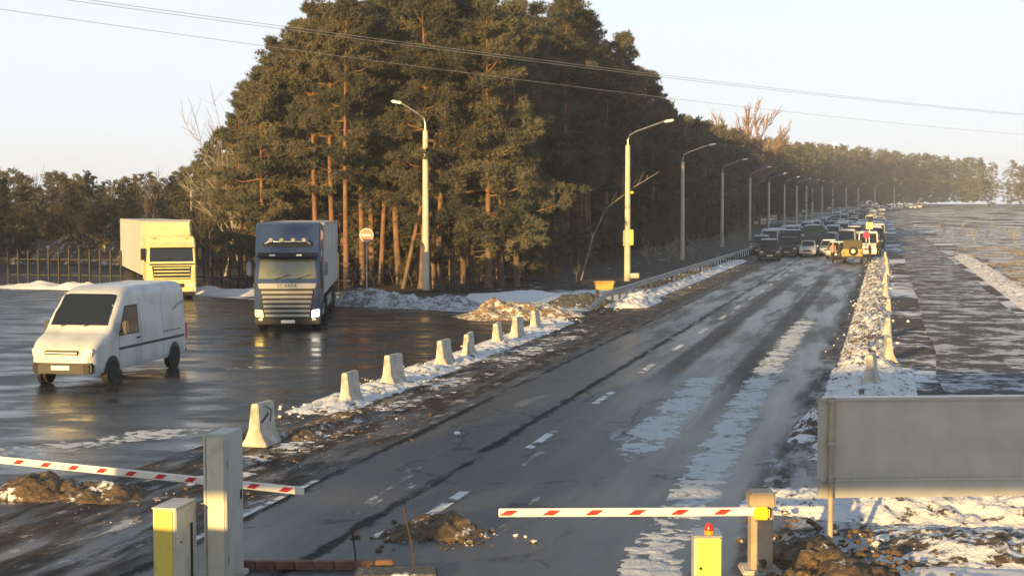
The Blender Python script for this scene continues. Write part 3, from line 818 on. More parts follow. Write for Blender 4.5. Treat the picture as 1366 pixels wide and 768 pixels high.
# young pines under the tall ones
for q in range(64):
    if q < 26:
        px = 440 + q * 12 + rng.uniform(-5, 5); Y = rng.uniform(93, 99); X = (px - 683) / 2000 * Y
        lab, grp = 'young pine in the shade under the front row', 'young pines under the front row'
    else:
        Y = 96 + (q - 26) * 3.4; X = cx(Y) + (-15.2 - rng.random() * 2) / .97
        lab, grp = 'young pine at the road side of the wood behind the lamp posts', 'young pines at the road side'
    place_pine(X, Y, rng.uniform(3.0, 5.5), lab, grp, rng.choice((4, 6, 7)), low=Y > 170 and False)
# far wood: one mass, crowns and trunks of many trees
def far_wood(name, spots, label):
    V = []; T = []; tv = MB(); off = 0
    for (x, y, H) in spots:
        k = rng.randrange(len(LOW)); tm, cmn, H0 = LOW[k]
        co = np.empty(len(cmn.vertices) * 3, np.float32); cmn.vertices.foreach_get('co', co); co = co.reshape(-1, 3)
        keep = np.random.default_rng(int(abs(x) * 7 + y)).random(len(co) // 3) < (0.8 if y < 420 else 0.55)
        co = co.reshape(-1, 3, 3)[keep].reshape(-1, 3)
        a = rng.uniform(0, 6.28); s_ = H / H0
        rot = np.array([[math.cos(a), -math.sin(a), 0], [math.sin(a), math.cos(a), 0], [0, 0, 1]])
        co = co @ rot.T * s_ * np.array([1.15, 1.15, 1]) + np.array([x, y, rise(y)])
        V.append(co); T.append(np.arange(len(co)).reshape(-1, 3) + off); off += len(co)
    o = obj(name, fast_mesh(name, np.concatenate(V), np.concatenate(T), 'needles'))
    return tag(o, label, 'wood', kind='stuff')
sp = []
for _ in range(290):
    Y = rng.uniform(320, 820); t = -14 - abs(rng.gauss(0, 8)) - (Y - 320) * 0.004
    X = cx(Y) + t / 0.97; sp.append((X, Y, min(25, (CAMH + skyline(683 + 2000 * X / Y) * Y - rise(Y)) * rng.uniform(.78, 1.05))))
for _ in range(260):
    Y = rng.uniform(560, 800); X = rng.uniform(150, 330)
    if -14 < X - cx(Y) < 22: continue
    sp.append((X, Y, (CAMH + skyline(min(1366, 683 + 2000 * X / Y)) * Y - rise(Y)) * rng.uniform(.75, 1.02)))
far_wood('distant_wood', sp, 'hazy distant wood following the road to the bend')
sp = []
for _ in range(80):
    Y = rng.uniform(420, 600); X = cx(Y) + 62 + rng.uniform(0, 110)
    sp.append((X, Y, rng.uniform(12, 18)))
far_wood('distant_wood', sp, 'hazy distant wood right of the road')
sp = []
for _ in range(230):
    Y = rng.uniform(112, 200); px = rng.uniform(-120, 330); X = (px - 683) / 2000 * Y
    sp.append((X, Y, (CAMH + skyline(px) * Y) * rng.uniform(0.6, 0.98)))
far_wood('low_wood', sp, 'low dark thicket behind the cream truck on the left')

# bare trees
def bare(seed, H, levels=5, spread=0.5, r0=None, rmin=0.012):
    rg_ = random.Random(seed); b = MB()
    def grow(p, d, L, r, lv):
        pts = [p]; q = p.copy(); dd = d.copy()
        for _ in range(3):
            dd = (dd + Vector((rg_.gauss(0, .10), rg_.gauss(0, .10), rg_.gauss(0.05, .06)))).normalized()
            q = q + dd * L / 3; pts.append(q.copy())
        b.tube(pts, [r, r * .85, r * .72, r * .58], 5 if lv < 2 else 3, cap=False)
        if lv >= levels: return
        for i in range(rg_.choice((3, 3, 4)) if lv < levels - 1 else 4):
            f = rg_.uniform(0.35, 1.0)
            k = min(2, int(f * 3)); pp = pts[k].lerp(pts[k + 1], f * 3 - k)
            ax = Vector((rg_.gauss(0, 1), rg_.gauss(0, 1), rg_.gauss(0, 0.4))).normalized()
            nd = (dd + ax * spread * rg_.uniform(0.7, 1.5)).normalized()
            grow(pp, nd, L * rg_.uniform(0.5, 0.78), max(rmin, r * 0.5), lv + 1)
        grow(q, dd, L * 0.75, max(rmin, r * .58), lv + 1)
    grow(Vector((0, 0, 0)), Vector((0, 0, 1)), H * 0.33, r0 or H * 0.011, 0)
    return b
BARE = {}
for key, args, m in (('a', (1, 9.0, 4, .55), 'twig'), ('b', (2, 9.0, 4, .65), 'twig_pale'), ('c', (3, 9.0, 5, .34, None, .026), 'twig_red'), ('s', (5, 3.0, 3, .8, .03), 'twig_pale'), ('d', (8, 3.0, 3, .8, .03), 'twig')):
    me = bare(*args).mesh('branches'); me.materials.append(M[m]); BARE[key] = me

def bare_tree(px, Y, H, key, label, name='bare_tree', cat='tree', group=None):
    X = (px - 683) / 2000 * Y
    e = obj(name, BARE[key]); e.location = (X, Y, rise(Y) - 0.05)
    h0 = max(v.co.z for v in BARE[key].vertices)
    k = H / h0; e.scale = (k, k, k); e.rotation_euler[2] = rng.uniform(0, 6.28)
    return tag(e, label, cat, group)
for px, Y, topy in ((300, 100, 165), (322, 104, 110), (345, 101, 120), (280, 108, 205), (262, 115, 225), (333, 98, 150), (365, 96, 170)):
    bare_tree(px, Y, CAMH + (275 - topy) / 2000 * Y, 'b' if px in (322, 300, 333) else 'a', {322: 'tallest pale leafless tree at the left end of the wood', 262: 'leftmost leafless tree beside the left end of the wood', 280: 'second leafless tree from the left beside the wood'}.get(px, 'leafless tree tangled with the left end of the wood'), group='leafless trees at the left end of the wood')
for px in (225, 205, 185, 240, 140, 90, 40):
    bare_tree(px, 120 + rng.uniform(0, 12), 7.0 + rng.uniform(0, 1.6), 'a', 'small leafless tree rising from the low thicket on the left', group='leafless trees in the thicket')
bare_tree(985, 300, CAMH + 146 / 2000 * 300 - rise(300), 'c', 'tall reddish leafless tree standing above the distant wood')
bare_tree(962, 290, CAMH + 130 / 2000 * 290 - rise(310), 'c', 'slender leafless tree just left of the tall reddish one')
bare_tree(1056, 390, CAMH + 104 / 2000 * 390 - rise(400), 'c', 'reddish leafless tree in the distant wood right of the tall one')
for i, (px, Y) in enumerate(((868, 112), (880, 118), (893, 116), (905, 124), (925, 130), (940, 138), (958, 150), (972, 155), (990, 165))):
    bare_tree(px, Y, rng.uniform(2.0, 3.2), 's', 'frosted shrub behind the left guardrail', 'shrub', 'shrub', 'frosted shrubs behind the guardrail')
for i, px in enumerate((275, 290, 305, 318, 330, 455, 470, 500, 525, 550, 600, 645, 690, 720, 745, 770, 790, 815)):
    bare_tree(px, 84.5 + rng.uniform(0, 6) + max(0, px - 700) * .12, rng.uniform(1.6, 3.0), 'd', 'dark leafless undergrowth bush at the foot of the pines', 'shrub', 'shrub', 'undergrowth bushes')

b = MB(); rr = random.Random(3)
def rp(px, py, Y): return Vector(((px - 683) / 2000 * Y, Y, CAMH + (275 - py) / 2000 * Y))
tp = [rp(772, 386, 95), rp(790, 318, 95), rp(808, 278, 95), rp(845, 250, 94.5), rp(879, 229, 94)]
b.tube(tp, [.05, .04, .03, .022, .01], 5)
for q in range(9):
    f = rr.uniform(1, 4); k_ = min(3, int(f)); a = tp[k_].lerp(tp[k_ + 1], f - k_)
    b.tube([a, a + Vector((rr.uniform(-.3, .5), rr.uniform(-.3, .3), rr.uniform(.2, .9)))], [.012, .006], 3, cap=False)
tag(b.build('bare_sapling', 'twig_pale'), 'thin leaning leafless sapling reaching past the nearest roadside lamp post', 'tree')
for i in range(26):
    Y = 58 + i * 9 + rng.uniform(-3, 3); q = P(Y, 15 + rng.random() * 12)
    bare_tree(683 + 2000 * q.x / Y, Y, rng.uniform(1.2, 3.4), rng.choice(('d', 's', 'd')), 'leafless roadside shrub right of the side road', 'shrub', 'shrub', 'shrubs right of the side road')
# two leaning bare trunks either side of the near lamp post
for (p0, p1, lab) in (((545, 365), (566, 285), 'thin leaning pine trunk left of the near lamp post'), ((578, 350), (574, 290), 'thin leaning pine trunk right of the near lamp post')):
    Y = 86.0
    a = Vector(((p0[0] - 683) / 2000 * Y, Y, 0)); c = Vector(((p1[0] - 683) / 2000 * Y, Y + 1, CAMH + (275 - p1[1]) / 2000 * Y))
    d = c - a; base = a - d * 0.35; base.z = -0.05
    e = empty('pine_tree', base, 0, lab, 'tree')
    b = MB(); b.tube([Vector((0, 0, 0)), d * 0.7, d * 1.5, d * 2.4], [0.13, 0.12, 0.10, 0.06], 8)
    b.build('trunk', 'pine', e, smooth=60)
    b = MB(); rr = random.Random(int(p0[0]))
    for q in range(5):
        s0 = d * (1.3 + .2 * q); b.tube([s0, s0 + Vector((rr.uniform(-1, 1), rr.uniform(-1, 1), rr.uniform(.1, .6)))], [.03, .01], 3, cap=False)
    b.build('branch', 'pine', e)

# snowy embankment behind the yard, far left
heap('embankment', [(-62, 128), (-40, 124), (-25.5, 121)], 9, 3.6, 'pile_dirt', '', step=0.5, rough=1.5, seed=71, as_thing=False)

# ------------------------------------------------------------------ lamp posts
def lamp_post(loc, h, arm_dx, arm_dy, label, group, big=False, box=False, arm_h=1.6):
    e = empty('lamp_post', loc, 0, label, 'lamp post', group)
    b = MB(); b.tube([(0, 0, -0.1), (0, 0, h * 0.5), (0, 0, h)], [0.21, 0.18, 0.15] if big else [0.27, 0.25, 0.22], 12 if big else 6)
    b.build('pole', 'pole', e, smooth=50)
    b = MB(); b.tube([(0, 0, h - 0.4), (0, 0, h + 0.35), (arm_dx * .06, arm_dy * .06, h + arm_h * .42), (arm_dx * .22, arm_dy * .22, h + arm_h * .56), (arm_dx, arm_dy, h + arm_h)], 0.055, 6)
    b.build('arm', 'steel', e, smooth=50)
    a = math.atan2(arm_dy, arm_dx)
    b = MB(); b.box((arm_dx * 1.12, arm_dy * 1.12, h + arm_h + 0.02), (0.62, 0.26, 0.15), a, 0, -0.18)
    b.build('lamp_head', 'lens', e, bevel=0.05)
    if box:
        b = MB(); b.box((0.24, -0.08, 2.75), (0.24, 0.20, 0.95)); b.build('cable_box', 'cab_yellow', e, bevel=0.02)
        b = MB(); b.box((-0.2, -0.05, 2.7), (0.16, 0.16, 1.0)); b.build('cable_box', 'cab_brown', e, bevel=0.02)
        b = MB(); b.box((0.26, -0.1, 5.55), (0.18, 0.2, 0.16)); b.build('bracket', 'yellow', e, bevel=0.03)
        b = MB(); b.box((0.45, 0, 0.35), (0.55, 0.4, 0.3)); b.build('base_box', 'cab_cream', e, bevel=0.03)
    return e
Y = 84.0
lamp_post(((568 - 683) / 2000 * Y, Y, 0), 8.9, -1.45, 0.4, 'lamp post standing alone before the pines, its arm pointing left', 'lamp posts', True)
poles = [(837, 94, 'nearest lamp post of the roadside row, with a yellow box on it', True), (910, 130, 'second lamp post of the roadside row from the near end', False), (963, 171, 'third lamp post of the roadside row, in shade', False),
         (1000, 205, 'fourth lamp post of the roadside row from the near end', False), (1025, 245, 'fifth lamp post of the roadside row from the near end', False), (1046, 285, 'sixth lamp post of the roadside row from the near end', False)]
for px, Y, lab, bx in poles:
    lamp_post(((px - 683) / 2000 * Y, Y, rise(Y)), 8.5, 2.3, 0.2, lab, 'lamp posts', True, bx, 1.5)
for px, Y in ((1062, 325), (1075, 365), (1083, 400), (1096, 440), (1110, 480), (1128, 520), (1144, 560), (1166, 600), (1192, 640)):
    lamp_post(((px - 683) / 2000 * Y, Y, rise(Y)), 8.5, 2.6, 0.2, 'small far lamp post in the receding roadside row beyond the sixth', 'far lamp posts', False, False, 1.5)
b = MB(); Y = 118; X = (256 - 683) / 2000 * Y
b.tube([(X, Y, 0), (X, Y, CAMH + 33 / 2000 * Y)], 0.09, 8); b.tube([(X, Y, CAMH + 31 / 2000 * Y), (X + 0.5, Y, CAMH + 32 / 2000 * Y)], 0.04, 6)
tag(b.build('utility_post', 'concrete', smooth=50), 'thin grey post before the thicket far left', 'post')
e = empty('light_mast', ((1111 - 683) / 2000 * 520, 520, rise(520)), 0, 'tall mast with a bright floodlight above the distant wood', 'mast')
b = MB(); b.tube([(0, 0, 0), (0, 0, 23)], [0.2, 0.1], 8); b.build('mast', 'steel', e, smooth=50)
b = MB(); b.box((0, 0, 23.4), (1.1, .8, .8)); b.build('lamp_head', mat('floodlight', (.8, .8, .8), .3, emit=(1, .97, .9), estr=2.5), e, bevel=0.1)

# ------------------------------------------------------------------ guardrail, left
e = empty('guardrail', P(70, -6.0), 0, 'steel guardrail on posts along the left road edge', 'guardrail')
prof = [(-0.02, .44), (.03, .47), (.05, .53), (0, .58), (.05, .64), (.05, .69), (-0.02, .74)]
org = P(70, -6.0)
ys = [66, 70] + list(range(74, 176, 4))
for y0, y1 in zip(ys, ys[1:]):
    b = MB(); n = len(prof); vs = []
    for yy in (y0, y1 + 0.05):
        zz = 0 if yy > 68 else -0.45
        for (q, z) in prof: vs.append(P(yy, -6.0 + q + (0.004 if yy == y0 else 0), z + zz) - org)
    b.add(vs, [(i, i + 1, n + i + 1, n + i) for i in range(n - 1)])
    b.build('rail_beam', 'rail', e)
me = None
for yy in range(68, 176, 2):
    if me is None:
        b = MB(); b.box((0, 0, 0.34), (0.1, 0.12, 0.74)); me = b.mesh('post'); me.materials.append(M['fence'])
    o = obj('post', me, e); o.location = P(yy, -6.09) - org; o.rotation_euler[2] = ROAD_ANG

# ------------------------------------------------------------------ concrete barriers
def barrier_mesh():
    b = MB()
    prof = [(-.26, 0), (.26, 0), (.26, .06), (.19, .16), (.12, .34), (.07, .84), (-.07, .84), (-.12, .34), (-.19, .16), (-.26, .06)]
    b.prism(prof, -0.42, 0.42, 'y')
    me = b.mesh('concrete_barrier', bevel=0.018)
    me.materials.append(M['concrete']); return me
BAR = barrier_mesh()
bl = [(338, 597, 'nearest concrete barrier, with a black arrow painted on its side'), (460, 541, 'second concrete barrier from the near end, stained brown'), (518, 517, 'third concrete barrier from the near end'),
      (588, 488, 'fourth concrete barrier from the near end'), (620, 478, 'fifth concrete barrier, close beside the fourth'), (660, 461, 'sixth concrete barrier from the near end'),
      (686, 453, 'seventh concrete barrier, against the straw heap'), (711, 441, 'farthest concrete barrier of the left row')]
for i, (px, py, lab) in enumerate(bl):
    e = obj('concrete_barrier', BAR)
    g = G(px, py); e.location = (g.x + 0.10, g.y + 0.42, -.01 - (random.random() * .07 if i else 0)); e.rotation_euler = (random.uniform(-.03, .03), random.uniform(-.045, .045), ROAD_ANG + (random.uniform(-.16, .16) if i else 0)); e.scale = (random.uniform(.92, 1.08), random.uniform(.9, 1.15), random.uniform(.95, 1.03))
    tag(e, lab, 'barrier', 'concrete barriers left of the road')
    if i == 0:
        b = MB()     # arrow lies on the sloping upper side face, pointing away
        def side(y, z): return Vector((0.12 - 0.05 * (z - .34) / .50 + 0.004, y, z))
        def quad(pts): b.add([side(*p) for p in pts], [tuple(range(len(pts)))])
        quad([(-.32, .50), (-.30, .44), (.10, .60), (.08, .66)])
        quad([(.02, .73), (-.03, .78), (.23, .69), (.26, .64)])
        quad([(.20, .66), (.26, .66), (.16, .44), (.10, .46)])
        b.build('painted_arrow', 'ink', e)
rb = [(1172, 527, 'grey shaded concrete barrier right of the road, just above the sign board')]
for i, Y in enumerate((47, 55, 66, 74, 88, 101, 118, 131)):
    e = obj('concrete_barrier', BAR); e.location = P(Y + random.uniform(-2, 2), 6.7 + random.uniform(-.12, .12), random.uniform(-.22, -.04)); e.rotation_euler = (random.uniform(-.06, .06), random.uniform(-.09, .09), ROAD_ANG + random.uniform(-.15, .15))
    tag(e, 'sunlit concrete barrier standing in the right snow bank', 'barrier', 'concrete barriers in the right snow bank')
e = obj('concrete_barrier', BAR); e.location = P(38.5, 6.35, 0.06); e.rotation_euler[2] = ROAD_ANG - 0.1; tag(e, rb[0][2], 'barrier')

# ------------------------------------------------------------------ signs
def round_sign(loc, label):
    e = empty('road_sign', loc, 0.05, label, 'road sign')
    b = MB(); b.tube([(0, 0.04, -0.1), (0, 0.04, 3.1)], 0.035, 8); b.build('post', 'steel', e, smooth=50)
    d = MB().lathe([(0.0, -.012), (0.36, -.012), (0.36, .012), (0.0, .012)], (0, 0, 3.18), 32, 'y').build('disc', 'signwhite', e)
    MB().lathe([(0.0, -.004), (0.325, -.004), (0.325, .004), (0, .004)], (0, -.018, 3.18), 32, 'y').build('red_face', 'signred', d)
    b = MB(); b.box((0, -.026, 3.18), (0.46, 0.006, 0.10)); b.build('white_bar', 'signwhite', d)
    return e
Y = 79; round_sign(((489 - 683) / 2000 * Y, Y, 0), 'round red no-entry sign with a pale bar on a thin post before the pines')

e = empty('sign_board', (4.32, 20.2, 0), 0.06, 'large blank grey sign board seen from behind, on a post', 'sign board')
b = MB(); b.tube([(0, -0.05, -0.1), (0, -0.05, 2.12)], 0.038, 8); b.build('post', 'cab_brown', e, smooth=50)
b = MB(); b.tube([(3.1, -0.05, -0.1), (3.1, -0.05, 2.12)], 0.038, 8); b.build('post', 'cab_brown', e, smooth=50)
b = MB(); b.box((1.58, 0.02, 1.42), (3.5, 0.03, 1.36)); pn = b.build('panel', 'signback', e, bevel=0.006)
b = MB(); b.box((1.58, -.012, 0.99), (3.44, 0.03, 0.035)); b.build('stiffener', 'signback', pn)
b = MB(); b.box((1.58, -.012, 2.085), (3.46, 0.03, 0.03)); b.build('stiffener', 'signback', pn)
b = MB(); b.box((1.58, 0.02, 2.115), (3.4, 0.05, 0.03)); b.build('snow_strip', 'snowcap', e, bevel=0.012)

for x_, z_ in ((0, .99), (0, 2.085), (0, 1.5)):
    b = MB(); b.box((x_, -.052, z_), (.12, .09, .045)); b.build('clamp', 'steel', e, bevel=.006)
for q in range(7):
    b = MB(); b.lathe([(0, 0), (.011, 0), (.008, -.008), (0, -.009)], (.30 + q * .45, -.028, .99), 8, 'y'); b.build('rivet', 'steel', pn)
# ------------------------------------------------------------------ boom gates and cabinets
def boom(root_pt, tip_pt, label, stripes_from, pitch_, hh=0.105, first=0.25):
    e = empty('barrier_boom', root_pt, 0, label, 'boom')
    d = Vector(tip_pt) - Vector(root_pt); L = d.length
    e.rotation_euler = (0, -math.asin(d.z / L), math.atan2(d.y, d.x))
    b = MB(); b.box((L / 2, 0, 0), (L, 0.045, hh)); b.build('beam', 'white', e, bevel=0.008)
    x = L - stripes_from
    k = 0
    sgn = 1 if math.cos(e.rotation_euler[2]) > 0 else -1
    while x > 0.3:
        for sd in (-1, 1):
            b = MB(); h2 = hh * .32; y_ = sd * 0.0255; a = 0.075; sh = 0.05 * sgn
            b.add([(x - a - sh, y_, -h2), (x + a - sh, y_, -h2), (x + a + sh, y_, h2), (x - a + sh, y_, h2)], [(0, 1, 2, 3)])
            b.build('red_stripe', 'red', e)
        x -= pitch_
    return e
boom((3.12, 18.95, 0.815), (-0.17, 18.95, 0.80), 'striped red and white boom reaching left from the right gate post', 0.13, 0.545)
boom((-8.9, 23.45, 0.80), (-2.86, 20.4, 0.80), 'striped red and white boom behind the tall grey cabinet', 0.28, 0.55)

e = empty('gate_post', (3.20, 19.12, 0), 0.0, 'weathered beige gate post carrying the right boom', 'gate post')
b = MB(); b.box((0, 0, 0.41), (0.28, 0.30, 0.86)); b.build('body', 'cab_brown', e, bevel=0.015)
b = MB(); b.box((0, 0, 0.955), (0.33, 0.36, 0.19)); b.build('head', 'cab_brown', e, bevel=0.02)
b = MB(); b.box((-0.02, -0.21, 0.80), (0.20, 0.10, 0.165)); b.build('boom_clamp', 'yellow', e, bevel=0.03)
b = MB(); b.box((0, 0, 0.02), (0.5, 0.5, 0.08)); b.build('base', 'concrete', e, bevel=0.02)

e = empty('gate_cabinet', (2.17, 16.45, 0), -0.04, 'bright yellow gate cabinet with a red and amber beacon on top', 'cabinet')
b = MB(); b.box((0, 0.17, 0.52), (0.30, 0.40, 1.04)); bd = b.build('body', 'cab_grey', e, bevel=0.012)
b = MB(); b.box((0.012, -0.034, 0.53), (0.27, 0.012, 1.0)); dr = b.build('door', 'cab_yellow', e, bevel=0.004)
b = MB(); b.lathe([(0, -.01), (.016, -.01), (.016, .01), (0, .01)], (-.08, -.045, .70), 12, 'y'); b.build('lock', 'black', dr)
b = MB(); b.box((0, 0.17, 1.052), (0.32, 0.43, 0.025)); b.build('lid', 'steel', e, bevel=0.006)
bc = MB().lathe([(0, 0), (.055, 0), (.055, .045), (0, .045)], (0.02, 0.05, 1.065), 16, 'z').build('beacon', 'amber', e, smooth=40)
MB().lathe([(0, 0), (.05, 0), (.05, .045), (.03, .075), (0, .08)], (0.02, 0.05, 1.111), 16, 'z').build('lens', 'redlens', bc, smooth=40)

e = empty('gate_cabinet', (-4.19, 18.05, 0), ROAD_ANG * 0.8, 'low cream gate cabinet left of the tall one', 'cabinet')
b = MB(); b.box((0.0, 0.22, 0.52), (0.30, 0.62, 1.04)); b.build('body', 'cab_cream', e, bevel=0.012)
b = MB(); b.box((-.01, -.097, 0.53), (0.235, 0.014, 1.0)); b.build('door', 'cab_yellow', e, bevel=0.004)
b = MB(); b.box((0.156, 0.36, 0.42), (0.012, 0.05, 0.75)); b.build('slot', 'dark', e)
b = MB(); b.lathe([(0, -.008), (.012, -.008), (.012, .008), (0, .008)], (0.158, 0.05, 0.62), 10, 'x'); b.build('lock', 'black', e)
b = MB(); b.box((0.0, 0.22, 1.05), (0.32, 0.64, 0.022)); b.build('lid', 'cab_grey', e, bevel=0.006)

e = empty('control_cabinet', (-3.68, 18.45, 0), ROAD_ANG * 0.8, 'tall plain grey control cabinet in front of the left boom', 'cabinet')
b = MB(); b.box((0.0, 0.30, 0.94), (0.27, 0.56, 1.88)); b.build('body', 'cab_grey', e, bevel=0.012)
b = MB(); b.box((-.155, 0.05, 0.94), (0.03, 0.05, 1.84)); b.build('edge_strip', 'cab_cream', e, bevel=0.004)
b = MB(); b.box((-.005, .013, 0.94), (0.22, 0.016, 1.78)); b.build('front_panel', 'cab_cream', e, bevel=0.004)

for z in (.3, 1.5):
    b = MB(); b.box((.138, .06, z), (.016, .035, .09)); b.build('hinge', 'steel', e, bevel=.004)
b = MB(); b.box((.138, .30, .94), (.004, .46, 1.70)); b.build('side_panel', 'cab_grey', e, bevel=.0015)
b = MB(); b.box((.143, .48, 1.05), (.02, .03, .12)); b.build('handle', 'black', e, bevel=.004)
b = MB(); b.box((0, .3, .03), (.36, .68, .07)); b.build('base_plate', 'concrete', e, bevel=.01)
# stakes, kerb and rubble at the bottom edge
def stake(base, top, label, r=0.012):
    b = MB(); d = Vector(top) - Vector(base)
    b.tube([base, Vector(base) + d * .5 + Vector((.012, 0, 0)), top], [r, r, r * .9], 6)
    b.lathe([(0, 0), (r * 1.6, 0), (r * 1.6, .05), (0, .06)], tuple(top), 8, 'z')
    tag(b.build('metal_stake', 'rust', smooth=50), label, 'stake')
g = G(555, 764); stake((g.x, g.y, 0), (g.x - 0.145, g.y, 0.80), 'tall thin dark stake leaning left before the earth heap')
g = G(475, 758); stake((g.x, g.y, 0), (g.x - 0.05, g.y, 0.46), 'short thin dark stake left of the tall one')
b = MB(); g = G(520, 766); b.box((g.x + .1, g.y - .2, 0.05), (1.05, .5, 0.11), 0.08); tag(b.build('kerb_block', 'gravel', bevel=0.03), 'dark concrete block at the foot of the tall stake', 'kerb')
e = empty('kerb', (0, 0, 0), 0, 'red-brown kerb of bricks at the bottom left edge', 'kerb')
bm_ = None
for i in range(9):
    if bm_ is None:
        b = MB(); b.box((0, 0, 0), (0.245, 0.12, 0.12)); bm_ = b.mesh('brick', bevel=0.015); bm_.materials.append(M['kerb'])
    o = obj('brick', bm_, e); o.location = (-3.72 + i * 0.258, 19.25 + random.uniform(-.02, .02), 0.05 + random.uniform(-.015, .015)); o.rotation_euler[2] = random.uniform(-.05, .05)

# yellow grit bin by the guardrail
e = empty('grit_bin', (*G(806, 385, 0.0)[:2], 0.12), 0.1, 'small yellow grit bin at the start of the guardrail', 'bin')
e.location = ((806 - 683) / 2000 * 80, 80, 0)
b = MB(); b.prism([(-.42, .25), (.42, .25), (.5, .62), (-.5, .62)], -.3, .3, 'y'); b.build('body', 'bin', e, bevel=0.03)
b = MB(); b.prism([(-.54, .63), (.54, .63), (.50, .72), (-.50, .72)], -.34, .34, 'y'); b.build('lid', 'bin', e, bevel=0.02)
b = MB(); b.box((-.35, 0, .12), (.1, .5, .26)); b.box((.35, 0, .12), (.1, .5, .26)); b.build('feet', 'dark', e)

# dark fence at the foot of the wood
e = empty('fence', (0, 0, 0), 0, 'dark post fence between the yard and the wood', 'fence')
fpts = [(-36, 92.5), (-18.6, 88), (-14.5, 85), (-9, 83.5)]
me = None
for (a, c) in zip(fpts, fpts[1:]):
    a = Vector((*a, 0)); c = Vector((*c, 0)); L = (c - a).length; n = int(L / 0.68)
    ang = math.atan2((c - a).y, (c - a).x)
    for i in range(n):
        if me is None:
            b = MB(); b.box((0, 0, 1.05), (0.09, 0.09, 2.2)); me = b.mesh('post', bevel=0.01); me.materials.append(M['fence'])
        o = obj('post', me, e); o.location = a.lerp(c, i / n) + Vector((0, 0, random.uniform(-.1, .08))); o.rotation_euler[2] = ang
    for z in (0.55, 1.5):
        b = MB(); m_ = (a + c) / 2; b.box((m_.x, m_.y + 0.07, z), (L, 0.04, 0.07), ang); b.build('fence_rail', 'fence', e)
e = empty('picket_fence', (0, 0, 0), 0, 'low dark picket fence beside the near lamp post', 'fence')
a = Vector(((575 - 683) / 2000 * 82.5, 82.5, 0)); me = None
for i in range(14):
    if me is None:
        b = MB(); b.prism([(-.03, 0), (.03, 0), (.03, .78), (0, .86), (-.03, .78)], -.012, .012, 'y'); me = b.mesh('picket'); me.materials.append(M['fence'])
    o = obj('picket', me, e); o.location = a + Vector((i * 0.16, 0, 0.05))
for z in (0.3, 0.68):
    b = MB(); b.box((a.x + 1.04, a.y + .03, z), (2.2, .03, .05)); b.build('fence_rail', 'fence', e)

# ------------------------------------------------------------------ overhead wires
def ray_pt(px, py, Y):
    return Vector(((px - 683) / 2000 * Y, Y, CAMH + (275 - py) / 2000 * Y))
def wire(pA, pB, sag, label, r=0.009):
    pts = [pA.lerp(pB, f) - Vector((0, 0, 4 * sag * f * (1 - f))) for f in [i / 24 for i in range(25)]]
    b = MB(); b.tube(pts, r, 5, cap=False)
    tag(b.build('overhead_wire', 'wire', smooth=60), label, 'wire')
wire(ray_pt(-60, -22, 46), ray_pt(1440, 160, 112), 0.35, 'upper overhead wire crossing the sky from top left')
wire(ray_pt(-60, -18, 46.2), ray_pt(1440, 161, 112.4), 0.38, 'overhead wire just under the upper one')
wire(ray_pt(-60, 6, 46), ray_pt(1440, 186, 112), 0.45, 'lower overhead wire crossing the pines', 0.008)

# ------------------------------------------------------------------ wheels
def wheel(parent, x, y, r, w, side, tm=None):
    """tyre with rim, axle along x; side = +1/-1 outward"""
    t = MB().lathe([(r * .55, -w / 2), (r * .92, -w / 2), (r, -w * .32), (r, w * .32), (r * .92, w / 2), (r * .55, w / 2)], (x, y, r), 22, 'x').build('wheel', 'tyre', parent, smooth=40)
    MB().lathe([(0, side * w * .30), (r * .2, side * w * .34), (r * .28, side * w * .12), (r * .5, side * w * .18), (r * .57, side * w * .46), (r * .50, side * w * .05), (0, side * w * .0)], (x, y, r), 18, 'x').build('rim', 'rim', t, smooth=40)
    return t

